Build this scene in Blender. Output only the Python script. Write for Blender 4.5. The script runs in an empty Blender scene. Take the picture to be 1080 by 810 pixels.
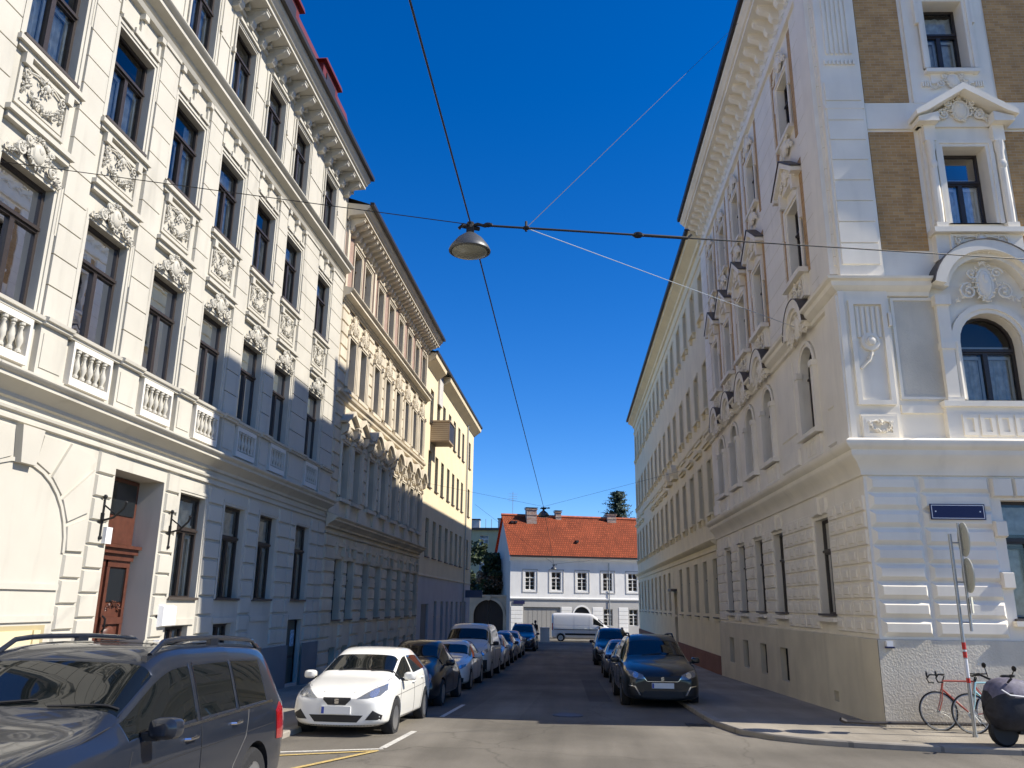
import bpy, bmesh, math, random
from math import sin, cos, tan, pi, radians, sqrt, atan2
from mathutils import Vector, Matrix
from mathutils.bvhtree import BVHTree
from mathutils.geometry import delaunay_2d_cdt

random.seed(7)
sc = bpy.context.scene
COL = sc.collection
# ------------------------------------------------------------------ camera, sky, sun, exposure
cam_d = bpy.data.cameras.new('camera')
cam = bpy.data.objects.new('camera', cam_d); COL.objects.link(cam)
cam_d.sensor_width = 36; cam_d.lens = 36*850/1080; cam_d.clip_start = .05; cam_d.clip_end = 3000
cam.matrix_world = Matrix(((0.996960,0.008344,0.077470,0),(0.076925,-0.263582,-0.961565,0),(0.012396,0.964601,-0.263422,1.8),(0,0,0,1)))
sc.camera = cam
SUN_EL, SUN_AZ = 41.5, -3.2          # azimuth measured from +X, negative towards the camera side
world = bpy.data.worlds.new('World'); sc.world = world; world.use_nodes = True
nt = world.node_tree; bg = nt.nodes['Background']
sky = nt.nodes.new('ShaderNodeTexSky'); sky.sky_type = 'NISHITA'; sky.sun_disc = False
sky.sun_elevation = radians(SUN_EL); sky.sun_rotation = radians(90-SUN_AZ)
sky.altitude = 1500; sky.air_density = 1.0; sky.dust_density = .1; sky.ozone_density = 4.5
hs = nt.nodes.new('ShaderNodeHueSaturation'); hs.inputs['Saturation'].default_value = 1.34; hs.inputs['Hue'].default_value = .511
nt.links.new(sky.outputs[0], hs.inputs['Color']); nt.links.new(hs.outputs[0], bg.inputs[0]); bg.inputs[1].default_value = .118
sun_d = bpy.data.lights.new('sun', 'SUN'); sun_d.energy = 4.7; sun_d.angle = radians(.5); sun_d.color = (1, .93, .81)
sun = bpy.data.objects.new('sun', sun_d); COL.objects.link(sun)
_s = Vector((cos(radians(SUN_EL))*cos(radians(SUN_AZ)), cos(radians(SUN_EL))*sin(radians(SUN_AZ)), sin(radians(SUN_EL))))
sun.rotation_euler = _s.to_track_quat('Z', 'Y').to_euler(); sun.location = _s*200
vs = sc.view_settings; vs.view_transform = 'Standard'; vs.look = 'None'; vs.exposure = 0.62; vs.gamma = 1; vs.use_curve_mapping = False
cy = sc.cycles
cy.max_bounces = 10; cy.diffuse_bounces = 5; cy.glossy_bounces = 4; cy.transparent_max_bounces = 12; cy.transmission_bounces = 4
cy.caustics_reflective = False; cy.caustics_refractive = False; cy.sample_clamp_indirect = 6
cy.use_denoising = True

# ------------------------------------------------------------------ helpers
class MB:
    """collects faces (with a material index each) and links them as one mesh"""
    def __init__(s, M=None): s.v = []; s.f = []; s.m = []; s.M = M
    def add(s, vs, fs, m=0):
        b = len(s.v)
        if s.M is not None: vs = [s.M @ Vector(p) for p in vs]
        s.v.extend([tuple(p) for p in vs]); s.f.extend([tuple(b+i for i in f) for f in fs]); s.m.extend([m]*len(fs))
    def quad(s, a, b, c, d, m=0): s.add([a, b, c, d], [(0, 1, 2, 3)], m)
    def box(s, x0, x1, y0, y1, z0, z1, m=0):
        s.add([(x0,y0,z0),(x1,y0,z0),(x1,y1,z0),(x0,y1,z0),(x0,y0,z1),(x1,y0,z1),(x1,y1,z1),(x0,y1,z1)],
              [(0,3,2,1),(4,5,6,7),(0,1,5,4),(1,2,6,5),(2,3,7,6),(3,0,4,7)], m)
    def block(s, x0, x1, z0, z1, yb, yo, bv, m=0):
        """a stone proud of the wall: back at yb, face at yo (yo < yb), bevelled edges"""
        s.add([(x0,yb,z0),(x1,yb,z0),(x1,yb,z1),(x0,yb,z1),(x0+bv,yo,z0+bv),(x1-bv,yo,z0+bv),(x1-bv,yo,z1-bv),(x0+bv,yo,z1-bv)],
              [(4,5,6,7),(0,1,5,4),(1,2,6,5),(2,3,7,6),(3,0,4,7)], m)
    def prism(s, poly, axis, a, b, m=0):
        """polygon extruded along axis x (poly is y,z), y (x,z) or z (x,y)"""
        n = len(poly)
        P = {'x': lambda p, t: (t, p[0], p[1]), 'y': lambda p, t: (p[0], t, p[1]), 'z': lambda p, t: (p[0], p[1], t)}[axis]
        s.add([P(p, a) for p in poly]+[P(p, b) for p in poly],
              [tuple(range(n-1, -1, -1)), tuple(range(n, 2*n))]+[(i, (i+1) % n, n+(i+1) % n, n+i) for i in range(n)], m)
    def sweep(s, path, prof, m=0, caps=True):
        """profile (out, z) swept along a plan path; out is to the right of the path"""
        n = len(path); k = len(prof); V = []
        for i, p in enumerate(path):
            p = Vector(p)
            d0 = (p-Vector(path[i-1])).normalized() if i else None
            d1 = (Vector(path[i+1])-p).normalized() if i < n-1 else None
            d0 = d0 or d1; d1 = d1 or d0
            n0 = Vector((d0.y, -d0.x)); n1 = Vector((d1.y, -d1.x)); mt = (n0+n1)
            mt = mt/max(.2, mt.dot(n0)) if mt.length > 1e-6 else n0
            for o, z in prof: V.append((p.x+mt.x*o, p.y+mt.y*o, z))
        F = [(i*k+j, i*k+j+1, (i+1)*k+j+1, (i+1)*k+j) for i in range(n-1) for j in range(k-1)]
        if caps: F += [tuple(range(k-1, -1, -1)), tuple((n-1)*k+j for j in range(k))]
        s.add(V, F, m)
    def corn(s, u0, u1, prof, m=0, y=0): s.sweep([(u0, y), (u1, y)], prof, m)
    def tube(s, pts, r, n=6, m=0, caps=True):
        pts = [Vector(p) for p in pts]; rs = r if isinstance(r, (list, tuple)) else [r]*len(pts); V = []
        up = Vector((0, 0, 1)); prev = None
        for i, p in enumerate(pts):
            t = (pts[min(i+1, len(pts)-1)]-pts[max(i-1, 0)]).normalized()
            if prev is None:
                a = t.cross(up) if abs(t.z) < .95 else t.cross(Vector((1, 0, 0)))
            else: a = prev-t*prev.dot(t)
            a.normalize(); prev = a; b = t.cross(a)
            for j in range(n):
                q = 2*pi*j/n; V.append(p+(a*cos(q)+b*sin(q))*rs[i])
        k = len(pts)
        F = [(i*n+j, i*n+(j+1) % n, (i+1)*n+(j+1) % n, (i+1)*n+j) for i in range(k-1) for j in range(n)]
        if caps: F += [tuple(range(n-1, -1, -1)), tuple((k-1)*n+j for j in range(n))]
        s.add(V, F, m)
    def lathe(s, prof, c=(0,0,0), n=12, m=0, axis='z'):
        V = []; k = len(prof)
        for r, h in prof:
            for j in range(n):
                a = 2*pi*j/n
                p = (r*cos(a), r*sin(a), h) if axis == 'z' else ((h, r*cos(a), r*sin(a)) if axis == 'x' else (r*sin(a), h, r*cos(a)))
                V.append((c[0]+p[0], c[1]+p[1], c[2]+p[2]))
        F = [(i*n+j, i*n+(j+1) % n, (i+1)*n+(j+1) % n, (i+1)*n+j) for i in range(k-1) for j in range(n)]
        F += [tuple(range(n-1, -1, -1)), tuple((k-1)*n+j for j in range(n))]
        s.add(V, F, m)
    def ell(s, c, r, n=8, k=5, m=0):
        V = [(c[0], c[1], c[2]+r[2])]
        for i in range(1, k):
            t = pi*i/k
            for j in range(n):
                a = 2*pi*j/n; V.append((c[0]+r[0]*sin(t)*cos(a), c[1]+r[1]*sin(t)*sin(a), c[2]+r[2]*cos(t)))
        V.append((c[0], c[1], c[2]-r[2])); L = len(V)-1
        F = [(0, 1+j, 1+(j+1) % n) for j in range(n)]
        F += [(1+i*n+j, 1+(i+1)*n+j, 1+(i+1)*n+(j+1) % n, 1+i*n+(j+1) % n) for i in range(k-2) for j in range(n)]
        F += [(L, 1+(k-2)*n+(j+1) % n, 1+(k-2)*n+j) for j in range(n)]
        s.add(V, F, m)
    def arc(s, cx, cz, r0, r1, y0, y1, a0=0, a1=pi, n=16, m=0):
        """arched moulding in the wall plane, radii r0..r1, from y0 (back) out to y1"""
        V = []
        for i in range(n+1):
            a = a0+(a1-a0)*i/n
            for r, y in ((r0, y0), (r0, y1), (r1, y1), (r1, y0)): V.append((cx+r*cos(a), y, cz+r*sin(a)))
        F = [(i*4+j, i*4+j+1, (i+1)*4+j+1, (i+1)*4+j) for i in range(n) for j in range(3)]+[(3, 2, 1, 0), (n*4, n*4+1, n*4+2, n*4+3)]
        s.add(V, F, m)
    def ring(s, o, i, y0, y1, m=0):
        """frame between outline o (outer) and i (inner), front at y1, back at y0"""
        n = len(o)
        V = [(p[0], y1, p[1]) for p in o]+[(p[0], y1, p[1]) for p in i]+[(p[0], y0, p[1]) for p in o]+[(p[0], y0, p[1]) for p in i]
        F = []
        for k in range(n):
            q = (k+1) % n
            F += [(k, q, n+q, n+k), (k, 2*n+k, 2*n+q, q), (n+k, n+q, 3*n+q, 3*n+k)]
        s.add(V, F, m)
    def mesh(s, name, mats, smooth=35):
        me = bpy.data.meshes.new(name); me.from_pydata(s.v, [], s.f)
        for mt in (mats if isinstance(mats, (list, tuple)) else [mats]): me.materials.append(mt)
        me.polygons.foreach_set('material_index', s.m)
        bm = bmesh.new(); bm.from_mesh(me); bmesh.ops.recalc_face_normals(bm, faces=bm.faces); bm.to_mesh(me); bm.free()
        if smooth:
            me.polygons.foreach_set('use_smooth', [True]*len(me.polygons)); me.set_sharp_from_angle(angle=radians(smooth))
        me.update(); return me

def link(name, data, parent=None, loc=(0,0,0), rot=(0,0,0), scale=None):
    o = bpy.data.objects.new(name, data); COL.objects.link(o)
    if parent is not None: o.parent = parent
    o.location = loc; o.rotation_euler = rot
    if scale is not None: o.scale = scale
    return o
def tag(o, label=None, cat=None, group=None, kind=None):
    if label: o['label'] = label
    if cat: o['category'] = cat
    if group: o['group'] = group
    if kind: o['kind'] = kind
    return o
def thing(name, label, cat, loc=(0,0,0), rz=0, group=None):
    return tag(link(name, None, None, loc, (0,0,rz)), label, cat, group)

def G(y):
    """height of the carriageway: the street falls away from the camera"""
    if y < -20: return .52
    if y < 35: return -.026*y
    if y < 100: return -.91-.0112*(y-35)
    return -1.638

# ------------------------------------------------------------------ materials
def new_mat(name):
    m = bpy.data.materials.new(name); m.use_nodes = True
    return m, m.node_tree, m.node_tree.nodes['Principled BSDF']
def N(nt, t, **kw):
    n = nt.nodes.new('ShaderNode'+t)
    for k, v in kw.items(): setattr(n, k, v)
    return n
def plaster(name, c, rough=.85, var=.12, bump=.25, scale=1.0, dirt=.25, dirtc=None, fine=60):
    m, nt, b = new_mat(name); L = nt.links
    tc = N(nt, 'TexCoord'); mp = N(nt, 'Mapping'); mp.inputs['Scale'].default_value = (1.3*scale, 1.3*scale, .22*scale)
    L.new(tc.outputs['Object'], mp.inputs[0])
    n1 = N(nt, 'TexNoise'); n1.inputs['Scale'].default_value = .9*scale; n1.inputs['Detail'].default_value = 7; L.new(tc.outputs['Object'], n1.inputs['Vector'])
    n2 = N(nt, 'TexNoise'); n2.inputs['Scale'].default_value = 2.2; n2.inputs['Detail'].default_value = 6; L.new(mp.outputs[0], n2.inputs['Vector'])
    r1 = N(nt, 'ValToRGB'); r1.color_ramp.elements[0].position = .3; r1.color_ramp.elements[1].position = .7
    lo = [x*(1-var) for x in c]; hi = [min(1, x*(1+var*.35)) for x in c]
    r1.color_ramp.elements[0].color = (*lo, 1); r1.color_ramp.elements[1].color = (*hi, 1); L.new(n1.outputs[0], r1.inputs[0])
    r2 = N(nt, 'ValToRGB'); r2.color_ramp.elements[0].position = .55; r2.color_ramp.elements[1].position = .8
    r2.color_ramp.elements[0].color = (0,0,0,1); r2.color_ramp.elements[1].color = (dirt,)*3+(1,); L.new(n2.outputs[0], r2.inputs[0])
    mx = N(nt, 'MixRGB'); L.new(r2.outputs[0], mx.inputs[0]); L.new(r1.outputs[0], mx.inputs[1])
    dc = dirtc or [x*.55 for x in c]; mx.inputs[2].default_value = (*dc, 1)
    L.new(mx.outputs[0], b.inputs['Base Color']); b.inputs['Roughness'].default_value = rough
    b.inputs['Specular IOR Level'].default_value = .25
    n3 = N(nt, 'TexNoise'); n3.inputs['Scale'].default_value = fine; n3.inputs['Detail'].default_value = 4; L.new(tc.outputs['Object'], n3.inputs['Vector'])
    bp = N(nt, 'Bump'); bp.inputs['Strength'].default_value = bump; bp.inputs['Distance'].default_value = .012
    L.new(n3.outputs[0], bp.inputs['Height']); L.new(bp.outputs[0], b.inputs['Normal'])
    return m
def plain(name, c, rough=.5, metal=0, coat=0, spec=.5, var=0, bump=0, bscale=40):
    m, nt, b = new_mat(name); L = nt.links
    b.inputs['Base Color'].default_value = (*c, 1); b.inputs['Roughness'].default_value = rough; b.inputs['Metallic'].default_value = metal
    b.inputs['Coat Weight'].default_value = coat; b.inputs['Coat Roughness'].default_value = .04; b.inputs['Specular IOR Level'].default_value = spec
    if var or bump:
        tc = N(nt, 'TexCoord'); n = N(nt, 'TexNoise'); n.inputs['Scale'].default_value = bscale; n.inputs['Detail'].default_value = 6; L.new(tc.outputs['Object'], n.inputs['Vector'])
        if var:
            r = N(nt, 'ValToRGB'); r.color_ramp.elements[0].position = .3; r.color_ramp.elements[1].position = .7
            r.color_ramp.elements[0].color = (*[x*(1-var) for x in c], 1); r.color_ramp.elements[1].color = (*[min(1, x*(1+var)) for x in c], 1)
            L.new(n.outputs[0], r.inputs[0]); L.new(r.outputs[0], b.inputs['Base Color'])
        if bump:
            bp = N(nt, 'Bump'); bp.inputs['Strength'].default_value = bump; bp.inputs['Distance'].default_value = .01
            L.new(n.outputs[0], bp.inputs['Height']); L.new(bp.outputs[0], b.inputs['Normal'])
    return m
def brick(name, c1, c2, mortar, sx, axis='xz', bump=.4, row=.17):
    m, nt, b = new_mat(name); L = nt.links
    tc = N(nt, 'TexCoord'); sp = N(nt, 'SeparateXYZ'); L.new(tc.outputs['Object'], sp.inputs[0])
    ad = N(nt, 'Math', operation='ADD'); L.new(sp.outputs[0], ad.inputs[0]); L.new(sp.outputs[1], ad.inputs[1])
    cb = N(nt, 'CombineXYZ'); L.new(ad.outputs[0], cb.inputs[0]); L.new(sp.outputs[2], cb.inputs[1])
    br = N(nt, 'TexBrick'); br.inputs['Scale'].default_value = sx; br.inputs['Color1'].default_value = (*c1, 1); br.inputs['Color2'].default_value = (*c2, 1)
    br.inputs['Mortar'].default_value = (*mortar, 1); br.inputs['Mortar Size'].default_value = .012; br.inputs['Brick Width'].default_value = .5; br.inputs['Row Height'].default_value = row; br.offset = .5 if row < 1 else 0
    L.new(cb.outputs[0], br.inputs['Vector'])
    n = N(nt, 'TexNoise'); n.inputs['Scale'].default_value = 3; n.inputs['Detail'].default_value = 6; L.new(tc.outputs['Object'], n.inputs['Vector'])
    mx = N(nt, 'MixRGB', blend_type='MULTIPLY'); mx.inputs[0].default_value = .5; L.new(br.outputs[0], mx.inputs[1]); L.new(n.outputs[0], mx.inputs[2])
    L.new(mx.outputs[0], b.inputs['Base Color']); b.inputs['Roughness'].default_value = .85
    bp = N(nt, 'Bump'); bp.inputs['Strength'].default_value = bump; bp.inputs['Distance'].default_value = .01; bp.invert = True
    L.new(br.outputs['Fac'], bp.inputs['Height']); L.new(bp.outputs[0], b.inputs['Normal'])
    return m
def pane_mat(name, tint=(.86, .9, .9), refl=1.7):
    m, nt, b = new_mat(name); L = nt.links; nt.nodes.remove(b)
    out = nt.nodes['Material Output']
    tr = N(nt, 'BsdfTransparent'); tr.inputs[0].default_value = (*tint, 1)
    gl = N(nt, 'BsdfGlossy'); gl.inputs['Roughness'].default_value = .015
    fr = N(nt, 'Fresnel'); fr.inputs[0].default_value = 1.5
    mu = N(nt, 'Math', operation='MULTIPLY', use_clamp=True); mu.inputs[1].default_value = refl; L.new(fr.outputs[0], mu.inputs[0])
    tc = N(nt, 'TexCoord'); n = N(nt, 'TexNoise'); n.inputs['Scale'].default_value = 2.5; n.inputs['Detail'].default_value = 2
    L.new(tc.outputs['Object'], n.inputs['Vector'])
    bp = N(nt, 'Bump'); bp.inputs['Strength'].default_value = .08; bp.inputs['Distance'].default_value = .008; L.new(n.outputs[0], bp.inputs['Height'])
    L.new(bp.outputs[0], gl.inputs['Normal']); L.new(bp.outputs[0], fr.inputs['Normal'])
    mx = N(nt, 'MixShader'); L.new(mu.outputs[0], mx.inputs[0]); L.new(tr.outputs[0], mx.inputs[1]); L.new(gl.outputs[0], mx.inputs[2])
    L.new(mx.outputs[0], out.inputs[0]); return m
def asphalt(name, c, patch=.3, crack=True):
    m, nt, b = new_mat(name); L = nt.links
    tc = N(nt, 'TexCoord')
    n1 = N(nt, 'TexNoise'); n1.inputs['Scale'].default_value = .35; n1.inputs['Detail'].default_value = 8; L.new(tc.outputs['Object'], n1.inputs['Vector'])
    r1 = N(nt, 'ValToRGB'); r1.color_ramp.elements[0].position = .35; r1.color_ramp.elements[1].position = .68
    r1.color_ramp.elements[0].color = (*[x*(1-patch) for x in c], 1); r1.color_ramp.elements[1].color = (*[x*(1+patch*.6) for x in c], 1); L.new(n1.outputs[0], r1.inputs[0])
    mp = N(nt, 'Mapping'); mp.inputs['Scale'].default_value = (1.6, .12, 1); L.new(tc.outputs['Object'], mp.inputs[0])
    n4 = N(nt, 'TexNoise'); n4.inputs['Scale'].default_value = 1.2; n4.inputs['Detail'].default_value = 5; L.new(mp.outputs[0], n4.inputs['Vector'])
    n2 = N(nt, 'TexNoise'); n2.inputs['Scale'].default_value = 120; n2.inputs['Detail'].default_value = 3; L.new(tc.outputs['Object'], n2.inputs['Vector'])
    m0 = N(nt, 'MixRGB', blend_type='OVERLAY'); m0.inputs[0].default_value = .35; L.new(r1.outputs[0], m0.inputs[1]); L.new(n4.outputs[0], m0.inputs[2])
    m1 = N(nt, 'MixRGB', blend_type='OVERLAY'); m1.inputs[0].default_value = .7; L.new(m0.outputs[0], m1.inputs[1]); L.new(n2.outputs[0], m1.inputs[2])
    last = m1
    if crack:
        vo = N(nt, 'TexVoronoi', feature='DISTANCE_TO_EDGE'); vo.inputs['Scale'].default_value = .45
        nd = N(nt, 'TexNoise'); nd.inputs['Scale'].default_value = 1.5; nd.inputs['Detail'].default_value = 6; L.new(tc.outputs['Object'], nd.inputs['Vector'])
        av = N(nt, 'MixRGB'); av.inputs[0].default_value = .35; L.new(tc.outputs['Object'], av.inputs[1]); L.new(nd.outputs['Color'], av.inputs[2]); L.new(av.outputs[0], vo.inputs['Vector'])
        rc = N(nt, 'ValToRGB'); rc.color_ramp.elements[0].position = .0; rc.color_ramp.elements[1].position = .006
        rc.color_ramp.elements[0].color = (.45,.45,.45,1); rc.color_ramp.elements[1].color = (0,0,0,1); L.new(vo.outputs[0], rc.inputs[0])
        m2 = N(nt, 'MixRGB'); L.new(rc.outputs[0], m2.inputs[0]); L.new(m1.outputs[0], m2.inputs[1]); m2.inputs[2].default_value = (*[x*.35 for x in c], 1); last = m2
    L.new(last.outputs[0], b.inputs['Base Color']); b.inputs['Roughness'].default_value = .9; b.inputs['Specular IOR Level'].default_value = .2
    bp = N(nt, 'Bump'); bp.inputs['Strength'].default_value = .5; bp.inputs['Distance'].default_value = .008; L.new(n2.outputs[0], bp.inputs['Height']); L.new(bp.outputs[0], b.inputs['Normal'])
    return m
def tiles(name, c):
    m, nt, b = new_mat(name); L = nt.links
    tc = N(nt, 'TexCoord'); br = N(nt, 'TexBrick'); br.inputs['Scale'].default_value = 1.0
    br.inputs['Color1'].default_value = (*c, 1); br.inputs['Color2'].default_value = (*[x*.72 for x in c], 1); br.inputs['Mortar'].default_value = (*[x*.45 for x in c], 1)
    br.inputs['Mortar Size'].default_value = .03; br.inputs['Brick Width'].default_value = .25; br.inputs['Row Height'].default_value = .32
    L.new(tc.outputs['UV'], br.inputs['Vector'])
    n = N(nt, 'TexNoise'); n.inputs['Scale'].default_value = .5; n.inputs['Detail'].default_value = 8; L.new(tc.outputs['Object'], n.inputs['Vector'])
    mx = N(nt, 'MixRGB', blend_type='OVERLAY'); mx.inputs[0].default_value = .45; L.new(br.outputs[0], mx.inputs[1]); L.new(n.outputs[0], mx.inputs[2])
    L.new(mx.outputs[0], b.inputs['Base Color']); b.inputs['Roughness'].default_value = .8
    bp = N(nt, 'Bump'); bp.inputs['Strength'].default_value = .6; bp.inputs['Distance'].default_value = .03; bp.invert = True; L.new(br.outputs['Fac'], bp.inputs['Height']); L.new(bp.outputs[0], b.inputs['Normal'])
    return m

M = {}
M['b1'] = plaster('white_stucco', (.535, .51, .445), dirt=.45, var=.09, bump=.12)
M['b1g'] = plaster('greyish_stucco', (.70, .67, .61), dirt=.3, var=.1, bump=.12)
M['b2'] = plaster('weathered_stucco', (.64, .57, .45), dirt=.45, var=.22)
M['b2p'] = brick('pink_brick', (.50, .33, .26), (.44, .29, .23), (.5, .42, .35), 4)
M['b3'] = plaster('cream_render', (.74, .63, .43), dirt=.15, var=.08, bump=.1)
M['b3l'] = plaster('pale_blue_render', (.50, .49, .50), dirt=.2, var=.1, bump=.1)
M['r1'] = plaster('pale_grey_stucco', (.90, .84, .715), dirt=.22, var=.1, bump=.14)
M['r1p'] = plaster('beige_plinth_render', (.72, .65, .49), dirt=.35, var=.14, bump=.3, fine=35)
M['rough'] = plaster('roughcast', (.70, .64, .52), dirt=.3, var=.2, bump=1.0, fine=26)
M['r2'] = plaster('sand_render', (.86, .765, .54), dirt=.25, var=.1, bump=.12)
M['r2p'] = plaster('red_brown_plinth', (.26, .13, .09), dirt=.3, var=.25, bump=.3)
M['och'] = brick('ochre_brick', (.70, .41, .16), (.54, .30, .11), (.60, .47, .3), 2.3, bump=.3)
M['frame'] = plain('dark_brown_frame', (.035, .027, .024), .45, var=.2)
M['framew'] = plain('white_frame', (.75, .74, .70), .5)
M['glass'] = pane_mat('window_glass')
M['cur'] = plain('curtain_cloth', (.72, .72, .70), .9, var=.25, bscale=6)
M['dark'] = plain('room_shade_colour', (.10, .095, .09), .9)  # dark sheet behind the windows: room shade put into its colour
M['sill'] = plain('sheet_metal', (.10, .085, .075), .5, .3)
M['red'] = plain('red_roof_metal', (.15, .025, .022), .5, .1, var=.15)
M['gut'] = plain('dark_gutter', (.05, .045, .045), .5, .4)
M['grey'] = plaster('grey_chimney_render', (.55, .53, .5), dirt=.3)
M['door'] = plain('reddish_brown_door', (.095, .033, .020), .45, coat=.15, var=.2, bscale=8)
M['beige'] = plain('beige_garage_paint', (.72, .62, .38), .55, var=.05)
M['cellar_shade'] = plain('cellar_shade_black', (.008, .008, .008), .9)
M['iron'] = plain('black_iron', (.015, .015, .016), .5, .4)
M['asph'] = asphalt('asphalt', (.17, .155, .13))
M['pave'] = asphalt('pavement_asphalt', (.34, .305, .25), .25, crack=False)
M['kerb'] = brick('granite_kerb', (.44, .40, .33), (.38, .345, .29), (.24, .22, .19), .5, bump=.3, row=5)
M['wline'] = plain('white_road_paint', (.55, .53, .48), .8, var=.3, bscale=30)
M['yline'] = plain('yellow_road_paint', (.52, .38, .14), .8, var=.35, bscale=30)
M['white'] = plaster('white_lime_render', (.88, .87, .84), dirt=.2, var=.08, bump=.1)
M['wgrey'] = plaster('pale_grey_render', (.50, .49, .47), dirt=.2, var=.08, bump=.1)
M['tile'] = tiles('red_clay_tiles', (.58, .135, .05))
M['sign'] = plain('blue_enamel', (.006, .010, .07), .5)
M['wht'] = plain('white_enamel', (.8, .8, .8), .3)
M['steel'] = plain('galvanised_steel', (.42, .44, .45), .45, .7, var=.1)
M['signback'] = plain('sign_back_aluminium', (.55, .55, .46), .6, 0)
M['redp'] = plain('red_paint', (.55, .03, .02), .5)
M['silver'] = plain('silver_plastic', (.6, .6, .6), .35, .5)
# ------------------------------------------------------------------ ornaments and windows
def spiral(mb, cx, y, cz, R, turns, r, a0=0, sgn=1, m=0, n=14):
    pts = []; rs = []
    for i in range(n+1):
        t = i/n; a = a0+sgn*turns*2*pi*t; q = R*(1-.85*t); pts.append((cx+q*cos(a), y-.02*t, cz+q*sin(a))); rs.append(r*(1-.4*t))
    mb.tube(pts, rs, 5, m)
    mb.ell(pts[-1], (r*1.3, r*1.2, r*1.3), 6, 4, m)
def leafrow(mb, pts, y, r, rnd, m=0):
    for i, (x, z) in enumerate(pts):
        for _ in range(3):                                   # small pointed leaves rather than round lumps
            s = r*rnd.uniform(.45, .85); a = rnd.uniform(0, 2*pi); x1 = x+rnd.uniform(-r, r)*.8; z1 = z+rnd.uniform(-r, r)*.8; y1 = y-rnd.uniform(0, r*.35)
            ca, sa = cos(a)*s*1.3, sin(a)*s*1.3; cb, sb = -sin(a)*s*.55, cos(a)*s*.55
            mb.add([(x1-ca, y1+.01, z1-sa), (x1+cb, y1, z1+sb), (x1+ca, y1-s*.15, z1+sa), (x1-cb, y1, z1-sb), (x1, y1-s*.6, z1), (x1, y1+.03, z1)], [(0, 1, 4), (1, 2, 4), (2, 3, 4), (3, 0, 4), (1, 0, 5), (2, 1, 5), (3, 2, 5), (0, 3, 5)], m)
def garland(w, h, seed=1, m=0):
    """stucco panel: moulded frame, ribbon bows, hanging festoon and rosettes"""
    rnd = random.Random(seed); mb = MB()
    o = [(-w/2, 0), (w/2, 0), (w/2, h), (-w/2, h)]; i = [(-w/2+.06, .06), (w/2-.06, .06), (w/2-.06, h-.06), (-w/2+.06, h-.06)]
    mb.ring(o, i, .0, -.035)
    a = w*.34
    fest = [(a*cos(t), h*.66-h*.42*sin(t)) for t in [pi*k/17 for k in range(18)]]
    leafrow(mb, fest, -.04, w*.052, rnd); leafrow(mb, fest[5:13], -.07, w*.05, rnd)
    for sx in (-1, 1):
        spiral(mb, sx*w*.36, -.03, h*.78, w*.08, 1.4, .018, 0, sx)
        leafrow(mb, [(sx*w*.38, h*(.62-.07*k)) for k in range(5)], -.03, w*.035, rnd)
        mb.tube([(sx*w*.3, -.03, h*.82), (sx*w*.15, -.04, h*.88), (0, -.03, h*.84)], .018, 5)
    leafrow(mb, [(w*.09*cos(t), h*.76+w*.09*sin(t)) for t in [k*pi/4 for k in range(8)]], -.05, w*.045, rnd)
    mb.ell((0, -.06, h*.76), (w*.06, .05, w*.06), 8, 5)
    mb.box(-w*.42, w*.42, -.04, 0, h*.10, h*.15)
    return mb
def cartouche(w, h, seed=2):
    """shield between scrolls and leaves, worn above windows"""
    rnd = random.Random(seed); mb = MB()
    mb.ell((0, -.05, h*.5), (w*.11, .06, h*.32), 10, 7)
    leafrow(mb, [(w*.16*cos(t), h*.55+h*.42*sin(t)) for t in [pi*k/10 for k in range(21)]], -.05, w*.045, rnd)
    mb.ell((0, -.09, h*.6), (w*.05, .04, h*.12), 8, 5); mb.ring([(w*.14*cos(t), h*.5+h*.38*sin(t)) for t in [2*pi*k/16 for k in range(16)]], [(w*.11*cos(t), h*.5+h*.32*sin(t)) for t in [2*pi*k/16 for k in range(16)]], 0, -.06)
    for sx in (-1, 1):
        spiral(mb, sx*w*.28, -.05, h*.32, h*.2, 1.5, .03, pi/2, -sx)
        spiral(mb, sx*w*.2, -.06, h*.74, h*.14, 1.3, .025, 0, sx)
        leafrow(mb, [(sx*w*(.3+.035*k), h*(.26-.03*k)) for k in range(6)], -.04, w*.045, rnd)
        leafrow(mb, [(sx*w*(.22+.03*k), h*(.5-.03*k)) for k in range(4)], -.06, w*.04, rnd)
    return mb
def bracket(w, d, h):
    """scrolled cornice bracket, top at z = 0, wall at y = 0"""
    mb = MB()
    P = [(0, 0), (-d, 0), (-d, -h*.22), (-d*.86, -h*.36), (-d*.6, -h*.42), (-d*.42, -h*.55), (-d*.42, -h*.75), (-d*.3, -h*.92), (0, -h)]
    mb.prism(P, 'x', -w/2, w/2)
    mb.lathe([(h*.14, -w*.56), (h*.14, w*.56)], (0, -d*.78, -h*.22), 8, 0, 'x')
    mb.lathe([(h*.1, -w*.56), (h*.1, w*.56)], (0, -d*.32, -h*.72), 8, 0, 'x')
    mb.box(-w*.62, w*.62, -d*1.04, 0, -.035, -.001)
    return mb
def baluster(h):
    mb = MB(); r = h*.115
    mb.lathe([(r*.9, 0), (r*.9, h*.08), (r*.5, h*.12), (r*.55, h*.2), (r*1.05, h*.36), (r*.95, h*.48), (r*.5, h*.66), (r*.45, h*.78), (r*.7, h*.84), (r*.5, h*.88), (r*.9, h*.92), (r*.9, h)], (0,0,0), 10)
    return mb
def outline(w, h, e=0, arch=False, bot=0, n=12):
    x = w/2+e
    if not arch: return [(-x, -bot), (x, -bot), (x, h+e), (-x, h+e)]
    zs = h-w/2
    return [(-x, -bot), (x, -bot)]+[(x*cos(a), zs+x*sin(a)) for a in [pi*k/n for k in range(n+1)]]
WM = {}
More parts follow.
